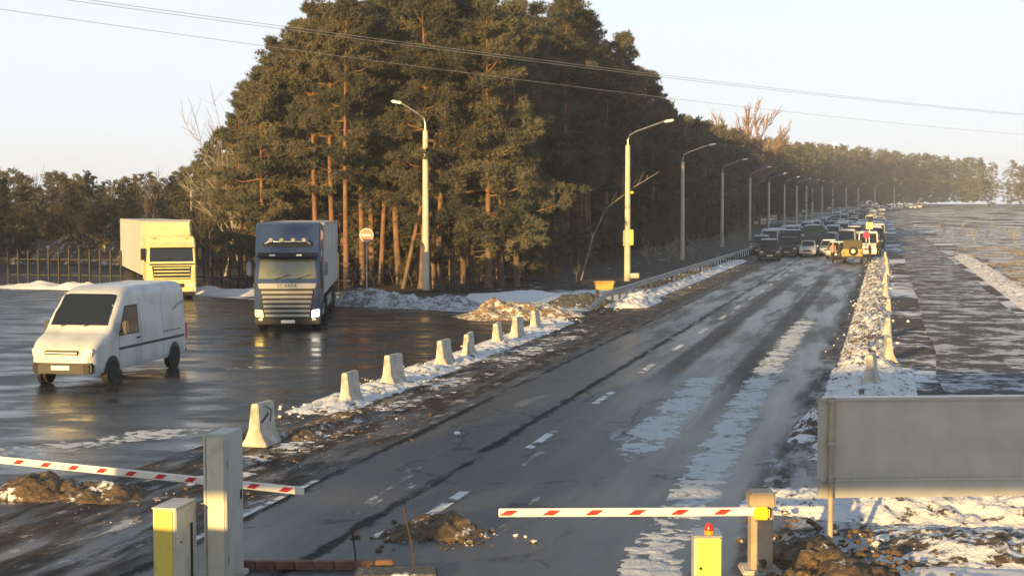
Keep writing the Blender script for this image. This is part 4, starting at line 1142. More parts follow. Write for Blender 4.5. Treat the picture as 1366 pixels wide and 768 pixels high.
# ------------------------------------------------------------------ blue truck
def blue_truck(loc, rz):
    e = empty('articulated_truck', loc, rz, 'dark blue articulated truck with silver grille and lit headlight facing the camera', 'truck')
    W = 1.23
    prof = [(0.06, .38), (0.0, .62), (0.0, 1.72), (.06, 1.92), (.34, 2.78), (.42, 3.0), (.62, 3.38), (.95, 4.02), (1.15, 4.08), (2.2, 4.08), (2.2, .95), (1.55, .95), (1.5, .5)]
    cab = MB().prism(prof, -W, W, 'x').build('cab', 'blue', e, bevel=0.07, seg=3)
    # windscreen, lying on the slope
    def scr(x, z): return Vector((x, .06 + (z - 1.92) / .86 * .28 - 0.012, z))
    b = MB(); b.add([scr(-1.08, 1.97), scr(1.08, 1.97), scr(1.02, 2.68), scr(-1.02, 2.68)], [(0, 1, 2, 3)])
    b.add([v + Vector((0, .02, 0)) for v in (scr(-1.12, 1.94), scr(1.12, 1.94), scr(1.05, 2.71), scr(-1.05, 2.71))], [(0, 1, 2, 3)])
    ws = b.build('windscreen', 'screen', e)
    for sx in (-.45, .35):
        b = MB(); b.tube([scr(sx, 1.96) + Vector((0, -.02, 0)), scr(sx + .55, 2.12) + Vector((0, -.02, 0))], .012, 5); b.build('wiper', 'black', ws)
    b = MB(); b.prism([(.05, 2.76), (.38, 2.86), (.40, 2.95), (.0, 2.80)], -1.12, 1.12, 'x'); vz = b.build('sun_visor', 'black', e, bevel=0.015)
    for sx in (-.55, .45):
        b = MB(); b.box((sx, .04, 2.855), (.22, .08, .07)); b.build('marker_lamp', 'lens', vz, bevel=0.015)
    bar = MB().tube([(-.85, .38, 3.28), (-.7, .30, 3.36), (.7, .30, 3.36), (.85, .38, 3.28)], .03, 8).build('lamp_bar', 'chrome', e, smooth=50)
    for sx in (-.62, -.22, .22, .62):
        MB().lathe([(0, -.05), (.075, -.05), (.09, -.03), (.05, .05), (0, .06)], (sx, .27, 3.42), 18, 'y').build('roof_lamp', 'rim', bar, smooth=40)
    # dark step between roof and deflector
    b = MB(); b.prism([(.50, 3.16), (.60, 3.32), (.585, 3.335), (.485, 3.175)], -.95, .95, 'x'); b.build('roof_vent', 'black', e)
    # grille
    gp = MB().prism([(-1.02, 1.60), (1.02, 1.60), (.86, .50), (-.86, .50)], -.025, .02, 'y').build('grille', 'black', e, bevel=0.02)
    for i in range(6):
        z = 1.46 - i * .175; w = .96 - i * .025
        b = MB(); b.prism([(-.075, z - .035), (-.03, z - .075), (-.03, z + .06), (-.06, z + .05)], -w, w, 'x'); b.build('grille_slat', 'slat', gp, bevel=0.008)
    b = MB(); b.prism([(-1.10, 1.80), (1.10, 1.80), (1.05, 1.60), (-1.05, 1.60)], -.03, .0, 'y'); hd = b.build('badge_panel', 'chrome', e, bevel=0.012)
    lt = obj('lettering', text_mesh('lettering', 'SCANIA', .19, 'ink'), hd); lt.location = (0, -.038, 1.70); lt.rotation_euler = (R(90), 0, 0)
    for sx in (-1, 1):
        b = MB(); b.prism([(sx * .90, .50), (sx * 1.20, .56), (sx * 1.20, .82), (sx * .92, .78)], -.03, .03, 'y')
        b.build('headlight', 'headlight' if sx > 0 else 'lamp_amber', e, bevel=0.02)
        b = MB(); b.box((sx * 1.0, -.015, .44), (.16, .05, .08)); b.build('fog_lamp', 'lens', e, bevel=0.015)
        b = MB(); b.box((sx * 1.22, .02, 1.72), (.10, .08, .14)); b.build('corner_vent', 'black', e)
        m_ = MB().box((sx * 1.42, .12, 2.35), (.20, .14, .52)).build('mirror', 'blue', e, bevel=0.04)
        MB().tube([(sx * 1.22, .2, 2.55), (sx * 1.40, .13, 2.55)], .02, 6).build('mirror_arm', 'black', m_)
        b = MB(); b.prism([(.42, 1.95), (1.25, 1.95), (1.25, 2.62), (.62, 2.62)], sx * (W + .004), sx * (W + .012), 'x'); b.build('side_window', 'glass', e)
        b = MB(); b.box((sx * (W + .006), 1.36, 1.55), (.008, .03, 1.9)); dr = b.build('door_seam', 'black', e)
        b = MB(); b.box((sx * (W + .02), 1.18, 1.60), (.04, .22, .05)); b.build('door_handle', 'black', e)
        b = MB(); b.box((sx * (W + .01), 1.1, 2.85), (.012, .5, .22), 0, .5); b.build('side_graphic', 'signwhite', e)
        b = MB(); b.box((sx * (W + .01), 1.35, 3.25), (.012, .45, .15), 0, .6); b.build('side_graphic', 'chrome', e)
        wheel(e, sx * 1.03, 1.38, .50, .32, sx)
        wheel(e, sx * .98, 5.0, .50, .55, sx)
        b = MB(); b.box((sx * .95, 3.3, .62), (.5, 1.3, .55)); b.build('fuel_tank', 'chrome', e, bevel=0.08)
        b = MB(); b.prism([(2.2, .7), (2.75, .7), (2.75, 3.7), (2.2, 3.95)], sx * 1.19, sx * 1.23, 'x'); b.build('side_fairing', 'blue', e)
    b = MB(); b.prism([(-1.24, .26), (1.24, .26), (1.24, .50), (-1.24, .50)], -.02, .3, 'y'); bp_ = b.build('bumper', 'black', e, bevel=0.04)
    b = MB(); b.box((.02, -.03, .36), (.52, .015, .115)); pl = b.build('number_plate', 'plate', bp_)
    b = MB(); b.box((0, 3.4, .80), (.8, 4.6, .22)); b.build('chassis', 'black', e)
    # trailer
    tr = MB().box((0, 2.95 + 6.8, 2.60), (2.50, 13.6, 2.82)).build('trailer_box', 'tarp', e, bevel=0.03)
    b = MB()
    b.box((0, 2.93, 4.0), (2.54, .06, .10)); b.box((1.26, 9.75, 4.0), (.04, 13.6, .09)); b.box((-1.26, 9.75, 4.0), (.04, 13.6, .09)); b.build('top_frame', 'chrome', tr)
    for q in range(5):
        b = MB(); b.box((1.262, 4.2 + q * 2.7, 2.6), (.014, .06, 2.7)); b.build('side_post', 'chrome', tr)
    b = MB(); b.box((0, 9.75, 1.05), (1.1, 13.2, .25)); b.build('trailer_chassis', 'black', e)
    for yy in (11.0, 12.3, 13.6):
        for sx in (-1, 1): wheel(e, sx * 1.02, yy, .50, .40, sx)
    b = MB(); b.box((1.2, 8.0, .75), (.05, 3.6, .4)); b.box((-1.2, 8.0, .75), (.05, 3.6, .4)); b.build('side_guard', 'steel', e)
    return e
blue_truck((-8.47, 56.4, 0), R(4.4))

# ------------------------------------------------------------------ cream truck
def cream_truck(loc, rz):
    e = empty('articulated_truck', loc, rz, 'cream yellow articulated truck glowing in the sun at the left', 'truck')
    W = 1.22
    prof = [(0.05, .42), (0.0, .7), (0.0, 1.72), (.05, 1.86), (.22, 2.72), (.30, 2.82), (.45, 3.05), (.62, 3.18), (2.2, 3.18), (2.2, .9), (1.6, .9), (1.5, .55)]
    MB().prism(prof, -W, W, 'x').build('cab', 'cream', e, bevel=0.07, seg=3)
    b = MB(); b.prism([(.75, 3.16), (2.15, 3.16), (2.15, 3.92), (1.35, 3.88)], -1.1, 1.1, 'x'); b.build('roof_deflector', 'cream', e, bevel=0.08)
    def scr(x, z): return Vector((x, .05 + (z - 1.86) / .86 * .17 - 0.012, z))
    b = MB(); b.add([scr(-1.08, 1.92), scr(1.08, 1.92), scr(1.05, 2.62), scr(-1.05, 2.62)], [(0, 1, 2, 3)])
    ws = b.build('windscreen', 'glass', e)
    for sx in (-.6, .3):
        b = MB(); b.tube([scr(sx, 1.93) + Vector((0, -.02, 0)), scr(sx + .6, 2.1) + Vector((0, -.02, 0))], .012, 5); b.build('wiper', 'black', ws)
    b = MB(); b.prism([(-.06, 2.62), (.2, 2.80), (.22, 2.90), (-.10, 2.70)], -1.15, 1.15, 'x'); b.build('sun_visor', 'cream', e, bevel=0.015)
    gp = MB().prism([(-.98, 1.70), (.98, 1.70), (.90, 1.02), (-.90, 1.02)], -.02, .02, 'y').build('grille', 'black', e, bevel=0.02)
    for i in range(4):
        b = MB(); b.box((0, -.04, 1.60 - i * .17), (1.78, .05, .06)); b.build('grille_slat', 'cream', gp, bevel=0.01)
    bp_ = MB().box((0, .12, .66), (2.46, .32, .55)).build('bumper', 'cream', e, bevel=0.06)
    b = MB(); b.box((0, -.05, .72), (1.2, .02, .18)); b.build('air_slot', 'black', bp_)
    b = MB(); b.box((0, -.055, .50), (.52, .015, .11)); b.build('number_plate', 'plate', bp_)
    for sx in (-1, 1):
        b = MB(); b.box((sx * .95, -.05, .72), (.40, .05, .20)); b.build('headlight', 'lens', e, bevel=0.03)
        m_ = MB().box((sx * 1.42, .10, 2.30), (.18, .16, .60)).build('mirror', 'black', e, bevel=0.04)
        MB().tube([(sx * 1.2, .2, 2.5), (sx * 1.40, .12, 2.5)], .02, 6).build('mirror_arm', 'black', m_)
        b = MB(); b.prism([(.38, 1.90), (1.2, 1.90), (1.2, 2.58), (.55, 2.58)], sx * (W + .004), sx * (W + .012), 'x'); b.build('side_window', 'glass', e)
        b = MB(); b.box((sx * (W + .006), 1.33, 1.6), (.008, .025, 1.9)); b.build('door_seam', 'black', e)
        wheel(e, sx * 1.02, 1.4, .50, .32, sx); wheel(e, sx * .98, 4.9, .50, .55, sx)
    for sx in (-.8, .8):
        b = MB(); b.box((sx, .42, 3.08), (.16, .08, .06)); b.build('marker_lamp', 'amber', e, bevel=.02)
        b = MB(); b.box((sx * 1.18, -.055, .48), (.18, .03, .10)); b.build('fog_lamp', 'lens', e, bevel=.02)
        b = MB(); b.box((sx * 1.53, .95, .75), (.03, 1.0, .22)); b.build('entry_step', 'black', e, bevel=.01)
    b = MB(); b.box((0, -.012, 1.785), (2.2, .03, .07)); b.build('panel_gap', 'black', e)
    b = MB(); b.box((0, .10, .30), (2.3, .24, .20)); b.build('lower_apron', 'black', e, bevel=.03)
    b = MB(); b.box((0, 3.4, .80), (.8, 4.6, .22)); b.build('chassis', 'black', e)
    tr = MB().box((0, 2.7 + 6.8, 2.55), (2.50, 13.6, 2.80)).build('trailer_box', 'tarp', e, bevel=0.03)
    b = MB(); b.box((0, 2.68, 2.58), (2.46, .05, 2.70)); b.build('front_wall', 'tarp_top', tr)
    b = MB(); b.box((0, 2.68, 3.96), (2.54, .09, .07)); b.build('top_frame', 'chrome', tr)
    for yy in (10.8, 12.1, 13.4):
        for sx in (-1, 1): wheel(e, sx * 1.02, yy, .50, .40, sx)
    return e
cream_truck((-17.1, 75.3, 0), R(19))

# ------------------------------------------------------------------ white van
def white_van(loc, rz):
    """origin: ground under the rear end centre; runs towards -y (nose towards the viewer)"""
    e = empty('panel_van', loc, rz, 'dirty white high-roof panel van at the left, seen from its rear side', 'van')
    def curve(tab, y):
        for (a, va), (c, vc) in zip(tab, tab[1:]):
            if c <= y <= a:
                f = (a - y) / (a - c); f = f * f * (3 - 2 * f) * .5 + f * .5
                return va + (vc - va) * f
        return tab[-1][1]
    TOP = [(0, 2.40), (-.08, 2.47), (-.4, 2.52), (-3.6, 2.53), (-3.95, 2.50), (-4.25, 2.38), (-4.75, 1.92), (-5.12, 1.50), (-5.25, 1.40), (-5.6, 1.30), (-5.9, 1.17), (-6.05, 1.02), (-6.12, .85)]
    WID = [(0, .92), (-.06, .955), (-.3, .975), (-4.3, .975), (-5.3, .955), (-5.8, .91), (-6.0, .84), (-6.12, .70)]
    BOT = [(0, .40), (-.1, .36), (-5.9, .36), (-6.05, .38), (-6.12, .42)]
    def half(y, z):
        w, zt, zb = curve(WID, y), curve(TOP, y), curve(BOT, y)
        q = (z - zb) / (zt - zb)
        x = w
        if z > 1.15: x -= (z - 1.15) * .075                    # tumblehome
        r = .26 if zt > 2 else .16                              # roof edge rounding
        d = zt - z
        if d < r: x -= r - math.sqrt(max(0, r * r - (r - d) ** 2))
        if z - zb < .10: x -= (.10 - (z - zb)) * .35
        return max(.0, x)
    ys = [0, -.03, -.08, -.2, -.5, -1, -2, -3, -3.6, -3.85, -4.1, -4.3, -4.5, -4.7, -4.9, -5.05, -5.15, -5.25, -5.4, -5.6, -5.75, -5.9, -5.98, -6.05, -6.09, -6.12]
    qs = [0, .02, .05, .15, .3, .45, .6, .7, .8, .87, .92, .955, .98, .995, 1.0]
    vs = []; n = 2 * len(qs)
    for y in ys:
        zb, zt = curve(BOT, y), curve(TOP, y)
        rgt = [(half(y, zb + q * (zt - zb)), zb + q * (zt - zb)) for q in qs]
        vs += [(x, y, z) for x, z in rgt] + [(-x, y, z + (.012 if False else 0)) for x, z in reversed(rgt)]
    fs = [(i_ * n + k_, i_ * n + (k_ + 1) % n, (i_ + 1) * n + (k_ + 1) % n, (i_ + 1) * n + k_) for i_ in range(len(ys) - 1) for k_ in range(n)]
    fs += [tuple(range(n)), tuple((len(ys) - 1) * n + k_ for k_ in range(n))]
    MB().add(vs, fs).build('body', 'vanwhite', e, smooth=42)
    def side_patch(name, pts, sx, m, off=.006, nn=6):
        """four corners (y, z), curved on to the side"""
        b = MB(); g_ = []
        for a in range(nn + 1):
            for c in range(nn + 1):
                f, h_ = a / nn, c / nn
                y = (pts[0][0] * (1 - f) + pts[1][0] * f) * (1 - h_) + (pts[3][0] * (1 - f) + pts[2][0] * f) * h_
                z = (pts[0][1] * (1 - f) + pts[1][1] * f) * (1 - h_) + (pts[3][1] * (1 - f) + pts[2][1] * f) * h_
                g_.append((sx * (half(y, z) + off), y, z))
        w_ = nn + 1
        b.add(g_, [(a * w_ + c, a * w_ + c + 1, (a + 1) * w_ + c + 1, (a + 1) * w_ + c) for a in range(nn) for c in range(nn)])
        return b.build(name, m, e, smooth=60)
    for sx in (-1, 1):
        for yy in (-.98, -5.15):
            MB().lathe([(0, sx * .001), (.41, sx * .001), (.41, sx * -.1), (0, sx * -.1)], (sx * (.982), yy, .37), 26, 'x').build('wheel_arch', 'black', e)
            wheel(e, sx * .89, yy, .335, .23, sx)
        side_patch('side_window', [(-3.50, 1.30), (-4.66, 1.30), (-4.26, 1.98), (-3.50, 1.98)], sx, 'glass')
        side_patch('window_gasket', [(-3.44, 1.25), (-4.74, 1.25), (-4.26, 2.03), (-3.44, 2.03)], sx, 'black', .003)
        side_patch('side_moulding', [(-.25, .88), (-4.75, .88), (-4.75, .95), (-.25, .95)], sx, 'black', .012, 4)
        for yy in (-3.32, -1.78, -4.72):
            side_patch('door_seam', [(yy, .45), (yy - .014, .45), (yy - .014, 2.25 if yy > -4 else 1.28), (yy, 2.25 if yy > -4 else 1.28)], sx, 'ink', .003, 5)
        side_patch('door_rail', [(-.5, 1.12), (-1.75, 1.12), (-1.75, 1.145), (-.5, 1.145)], sx, 'ink', .004, 3)
        b = MB(); b.box((sx * .99, -3.52, 1.12), (.03, .20, .05)); b.build('door_handle', 'black', e, bevel=0.01)
        b = MB(); b.box((sx * .93, -.01, 1.02), (.07, .05, .50)); b.build('tail_lamp', 'redlens', e, bevel=0.015)
        b = MB(); b.prism([(sx * .52, .80), (sx * .80, .80), (sx * .84, 1.03), (sx * .52, .99)], -6.10, -5.96, 'y'); b.build('headlight', 'lens', e, bevel=0.03)
        mm = MB().box((sx * 1.11, -4.62, 1.48), (.17, .13, .34)).build('mirror', 'black', e, bevel=0.04)
        MB().tube([(sx * .95, -4.62, 1.36), (sx * 1.08, -4.62, 1.40)], .03, 6).build('mirror_arm', 'black', mm)
    b = MB(); b.box((0, .05, .46), (1.84, .16, .20)); b.build('rear_bumper', 'black', e, bevel=0.05)
    # windscreen follows the slope of the nose, gently bowed
    b = MB(); g_ = []; nx_, ny_ = 10, 6
    for a in range(ny_ + 1):
        y = -5.06 + a / ny_ * .74; zt = curve(TOP, y)
        wx = .80 - .06 * a / ny_
        for c in range(nx_ + 1):
            x = (c / nx_ * 2 - 1) * wx
            lo_, hi_ = zt - .4, zt
            for _ in range(24):
                m_ = (lo_ + hi_) / 2
                if half(y, m_) > abs(x): lo_ = m_
                else: hi_ = m_
            g_.append((x, y - .012, lo_ + .012))
    w_ = nx_ + 1
    b.add(g_, [(a * w_ + c, a * w_ + c + 1, (a + 1) * w_ + c + 1, (a + 1) * w_ + c) for a in range(ny_) for c in range(nx_)])
    ws = b.build('windscreen', 'glass', e, smooth=60)
    for x0 in (-.5, .15):
        b = MB(); b.tube([(x0, -5.10, 1.535), (x0 + .5, -4.98, 1.66)], .012, 5); b.build('wiper', 'black', ws)
    gr = MB().prism([(-.48, .80), (.48, .80), (.48, .98), (-.48, .98)], -6.135, -6.0, 'y').build('grille', 'black', e, bevel=.03)
    for z in (.85, .92):
        b = MB(); b.box((0, -6.14, z), (.88, .02, .025)); b.build('grille_slat', 'chrome', gr)
    fb = MB().prism([(-.88, -5.98), (.88, -5.98), (.80, -6.14), (.62, -6.19), (-.62, -6.19), (-.80, -6.14)], .38, .66, 'z').build('front_bumper', 'black', e, bevel=.04)
    b = MB(); b.box((0, -6.195, .54), (.50, .012, .11)); b.build('number_plate', 'plate', fb)
    # illegible dark script with an underline on the rear side
    rg_ = random.Random(4); b = MB()
    def sp_(y, z): return (half(y, z) + .006, y, z)
    b.add([sp_(-1.02, 1.70), sp_(-.14, 1.845), sp_(-.14, 1.86), sp_(-1.02, 1.725)], [(0, 1, 2, 3)])
    y_ = -.86
    while y_ < -.18:
        h_ = rg_.uniform(.03, .09); z_ = 1.74 + (y_ + 1.02) * .165
        b.add([sp_(y_, z_), sp_(y_ + .022, z_), sp_(y_ + .04, z_ + h_), sp_(y_ + .018, z_ + h_)], [(0, 1, 2, 3)])
        y_ += rg_.uniform(.045, .085)
    b.build('lettering', 'ink', e)
    return e
white_van((-10.62, 44.6, 0), R(-9.6))

# ------------------------------------------------------------------ cars of the queue
def car_parts(kind):
    """list of (part name, mesh key, MB, material or None for paint); nose towards -y, rear at +y"""
    out = []
    if kind == 'sedan': L, W, hb, ht, y0, y1, ya, yb = 4.5, .87, .92, 1.44, 1.15, 3.9, 1.75, 3.25
    elif kind == 'suv': L, W, hb, ht, y0, y1, ya, yb = 4.6, .93, 1.08, 1.75, 1.20, 4.45, 1.75, 4.2
    elif kind == 'minibus': L, W, hb, ht, y0, y1, ya, yb = 5.2, .96, 1.15, 2.25, .55, 5.15, 1.15, 5.05
    else: L, W, hb, ht, y0, y1, ya, yb = 4.1, .76, .92, 1.45, 1.05, 3.95, 1.65, 3.5
    body = MB().prism([(0.0, .35), (.02, hb * .72), (.12, hb * .86), (y0, hb), (y1, hb), (L - .02, hb * .92), (L, .40), (L - .1, .28), (.1, .24)], -W, W, 'x')
    out.append(('body', body, None, .06))
    cab = MB(); w0, w1 = W - .04, W - (.20 if kind != 'minibus' else .12)
    vs = [(-w0, y0, hb - .02), (w0, y0, hb - .02), (w0, y1, hb - .02), (-w0, y1, hb - .02), (-w1, ya, ht), (w1, ya, ht), (w1, yb, ht), (-w1, yb, ht)]
    cab.add(vs, [(0, 1, 5, 4), (1, 2, 6, 5), (2, 3, 7, 6), (3, 0, 4, 7), (4, 5, 6, 7)])
    out.append(('cabin', cab, None, .04))
    def on(a, c, f): return Vector(a).lerp(Vector(c), f)
    def pane(i, j, k, l, name):
        a, c, d_, e_ = (Vector(vs[q]) for q in (i, j, k, l))      # a,c bottom; d_,e_ top (over c,a)
        nrm = (c - a).cross(e_ - a).normalized()
        def q(u, v): return on(on(a, c, u), on(e_, d_, u), v) + nrm * .012
        b = MB(); b.add([q(.07, .10), q(.93, .10), q(.93, .90), q(.07, .90)], [(0, 1, 2, 3)])
        out.append((name, b, 'glass', 0))
    pane(0, 1, 5, 4, 'windscreen'); pane(2, 3, 7, 6, 'rear_window'); pane(1, 2, 6, 5, 'side_window'); pane(3, 0, 4, 7, 'side_window')
    for sx in (-1, 1):
        b = MB(); b.box((sx * (W - .22), -.005, hb * .68), (.30, .06, .14)); out.append(('headlight', b, 'lens', .02))
        b = MB(); b.box((sx * (W - .14), L, hb * .75), (.2, .05, .16)); out.append(('tail_lamp', b, 'redlens', .02))
        b = MB(); b.box((sx * (W + .09), ya - .25, hb + .06), (.16, .10, .12)); out.append(('mirror', b, None, .02))
        for yy in (.85, L - .85):
            b = MB(); b.lathe([(0, -.1), (.29, -.1), (.32, -.06), (.32, .06), (.29, .1), (0, .1)], (sx * (W - .08), yy, .32), 16, 'x'); out.append(('wheel', b, 'tyre', 0))
    b = MB(); b.box((0, -.02, hb * .62), (.75, .06, .13)); out.append(('grille', b, 'black', .01))
    b = MB(); b.box((0, -.035, .42), (.5, .03, .11)); out.append(('number_plate', b, 'plate', 0))
    return out, (w1, ya, yb, ht)
CARLIB = {}
paints = {'black': (.012, .013, .016), 'graphite': (.035, .04, .048), 'silver': (.30, .32, .34), 'white': (.62, .63, .62), 'navy': (.02, .03, .07), 'grey': (.11, .12, .13), 'wine': (.12, .02, .02), 'green': (.02, .09, .08)}
for k_, c_ in paints.items(): M['paint_' + k_] = mat(k_ + '_car_paint', c_, .4, c2=tuple(min(1, q * .8 + .02) for q in c_), scale=2.0, coat=.3)
def car(kind, paint, loc, rz, label, group, snow=False, name=None, parts=True):
    key = (kind, paint)
    if key not in CARLIB:
        ps, top = car_parts(kind); lib = []
        for (nm, b, m_, bev) in ps:
            me = b.mesh(nm, bevel=bev); me.materials.append(M[m_ or 'paint_' + paint]); lib.append((nm, me))
        w1, ya, yb, ht = top
        b = MB(); b.box((0, (ya + yb) / 2, ht + .03), (w1 * 1.8, (yb - ya) * .92, .07)); sm = b.mesh('roof_snow', bevel=.03); sm.materials.append(M['snowcap'])
        CARLIB[key] = (lib, sm)
    lib, sm = CARLIB[key]
    e = empty(name or {'sedan': 'car', 'suv': 'car', 'minibus': 'minibus', 'hatch': 'car'}[kind], loc, rz, label, {'minibus': 'minibus'}.get(kind, 'car'), group)
    for nm, me in lib: obj(nm, me, e)
    if snow: obj('roof_snow', sm, e)
    return e
cq = random.Random(5)
def qpos(Y, t): return P(Y, t, 0.01)
def qrz(Y): return -math.atan((cx(Y + 3) - cx(Y)) / 3)
car('suv', 'black', qpos(129.5, -3.1), qrz(130) + .1, 'black off-road car at the left front corner of the queue', 'vehicles at the head of the queue', True)
car('suv', 'graphite', qpos(140, -2.35), qrz(140), 'dark grey off-road car just behind the black one at the queue front', 'vehicles at the head of the queue')
car('hatch', 'white', qpos(139, -.45), qrz(140), 'small white car with two headlights at the middle front of the queue', 'vehicles at the head of the queue')
car('minibus', 'graphite', qpos(150, -2.6), qrz(150), 'dark minibus with a snowy roof behind the front row, left', 'vehicles at the head of the queue', True)
car('sedan', 'grey', qpos(133.5, 2.3), qrz(136), 'grey car beside the olive jeep', 'vehicles at the head of the queue', True)
car('minibus', 'silver', qpos(152, 2.7), qrz(152), 'silver minibus with a pale roof behind the olive jeep', 'vehicles at the head of the queue', True)
car('suv', 'grey', qpos(146, -5.4), qrz(146), 'grey off-road car at the left edge behind the front row', 'vehicles at the head of the queue', True)
car('minibus', 'white', qpos(153, -5.0), qrz(153), 'white minibus at the left edge of the queue near the guardrail', 'vehicles at the head of the queue', True)
car('sedan', 'silver', qpos(141, 1.35), qrz(141), 'silver saloon car right of the small white car', 'vehicles at the head of the queue', True)
car('minibus', 'white', qpos(139, 5.0), qrz(139), 'white minibus behind the two road signs', 'vehicles at the head of the queue', True)
car('suv', 'navy', qpos(146.5, 5.2), qrz(146), 'navy off-road car behind the white minibus at the right edge', 'vehicles at the head of the queue', True)
# green-tarp lorry
e = empty('lorry', qpos(149, -.3), qrz(150), 'lorry with a green tarpaulin top in the middle of the queue', 'lorry', 'vehicles at the head of the queue')
b = MB(); b.prism([(0, .4), (0, 1.3), (.25, 2.1), (1.7, 2.15), (1.7, .4)], -1.0, 1.0, 'x'); b.build('cab', 'paint_graphite', e, bevel=.08)
b = MB(); b.add([(-.85, .0, 1.38), (.85, .0, 1.38), (.80, .2, 1.98), (-.80, .2, 1.98)], [(0, 1, 2, 3)]); o = b.build('windscreen', 'glass', e); o.location = (0, -.02, 0)
b = MB(); b.prism([(-1.1, .9), (1.1, .9), (1.1, 2.3), (.8, 2.75), (-.8, 2.75), (-1.1, 2.3)], 1.85, 6.0, 'y'); b.build('tarpaulin', 'paint_green', e, bevel=.05)
for sx in (-1, 1):
    for yy in (.8, 4.6): wheel(e, sx * .9, yy, .42, .28, sx)
    b = MB(); b.box((sx * .75, -.02, .75), (.25, .06, .2)); b.build('headlight', 'lens', e, bevel=.03)
# rest of the queue
kinds = ['sedan', 'suv', 'minibus', 'hatch', 'minibus', 'suv']
cols = list(paints)[:-1]
nq = 0
def queue_words(k_, c_):
    k2 = {'sedan': 'saloon car', 'suv': 'off-road car', 'hatch': 'small car', 'minibus': 'minibus'}[k_]
    return f'{c_} {k2} packed in the long queue behind the front rows', f'{c_} {k2}s in the long queue'
for lane, t in enumerate((-5.0, -2.4, .3, 2.9, 5.3)):
    Y = (160, 158.5, 158, 159.5, 154)[lane]
    while Y < 420:
        k_ = cq.choice(kinds); c_ = cq.choice(['white', 'silver', 'white', 'graphite', 'white', 'navy', 'grey', 'silver'])
        car(k_, c_, qpos(Y, t + cq.uniform(-.3, .3)), qrz(Y), *queue_words(k_, c_), cq.random() < .85)
        Y += (5.9 if k_ == 'minibus' else 5.2) + cq.uniform(.5, 1.5) + (Y - 150) * .004; nq += 1
for lane, t in enumerate((-2.5, 1.5)):
    Y = 425
    while Y < 640:
        k_, c_ = cq.choice(kinds), cq.choice(['white', 'silver', 'grey'])
        car(k_, c_, qpos(Y, t), qrz(Y), 'tiny pale vehicle at the far end of the queue near the bend', 'vehicles at the far end of the queue', True)
        Y += 9 + cq.uniform(0, 4)

# olive jeep, seen from the rear with its spare wheel
def jeep(loc, rz):
    e = empty('jeep', loc, rz, 'olive-yellow jeep with a spare wheel on its back at the right of the queue', 'jeep', 'vehicles at the head of the queue')
    MB().prism([(0, .45), (0, 1.15), (2.3, 1.18), (2.5, 1.0), (3.7, .95), (3.75, .45)], -.82, .82, 'x').build('body', mat('olive_paint', (.36, .25, .05), .5, c2=(.30, .20, .04), scale=3), e, bevel=.05)
    MB().prism([(-.02, 1.16), (.12, 1.86), (1.9, 1.88), (2.25, 1.2)], -.76, .76, 'x').build('canvas_top', mat('brown_canvas', (.10, .085, .06), .9, c2=(.07, .06, .045), scale=4), e, bevel=.06)
    sp_ = MB().lathe([(0, -.12), (.20, -.12), (.30, -.10), (.36, -.04), (.36, .08), (0, .08)], (.06, -.1, .98), 20, 'y').build('spare_wheel', 'tyre', e, smooth=40)
    MB().lathe([(.0, -.02), (.17, -.02), (.19, .0), (0, .01)], (.06, -.225, .98), 18, 'y').build('rim', 'cab_cream', sp_, smooth=40)
    for sx in (-1, 1):
        b = MB(); b.box((sx * .70, -.03, .82), (.12, .05, .2)); b.build('tail_lamp', 'redlens', e, bevel=.02)
        for yy in (.6, 3.05): wheel(e, sx * .72, yy, .37, .22, sx)
    b = MB(); b.box((0, -.08, .52), (1.6, .1, .14)); b.build('rear_bumper', 'black', e, bevel=.02)
    b = MB(); b.box((-.45, .075, 1.53), (.45, .02, .26), 0, -.2); b.build('rear_window', 'glass', e)
jeep(P(123.8, 3.95, .01), ROAD_ANG)

# signs beside the jeep
e = empty('road_sign', P(126.5, 5.0), 0, 'red octagonal sign on a post right behind the jeep', 'road sign')
b = MB(); b.tube([(0, .03, 0), (0, .03, 2.5)], .035, 6); b.build('post', 'steel', e)
b = MB(); b.prism([(.31 * math.cos(R(22.5 + 45 * i)), 2.28 + .31 * math.sin(R(22.5 + 45 * i))) for i in range(8)], -.02, .01, 'y'); pl = b.build('plate', mat('bright_sign_red', (.75, .04, .09), .4), e)
e = empty('road_sign', P(131, 5.2), 0, 'square yellow sign on a post above the red octagonal one', 'road sign')
b = MB(); b.tube([(0, .03, 0), (0, .03, 3.3)], .04, 6); b.build('post', 'steel', e)
b = MB(); b.box((0, 0, 3.0), (.62, .03, .62)); b.build('plate', mat('pale_yellow_sign', (.55, .50, .32), .5), e, bevel=.008)

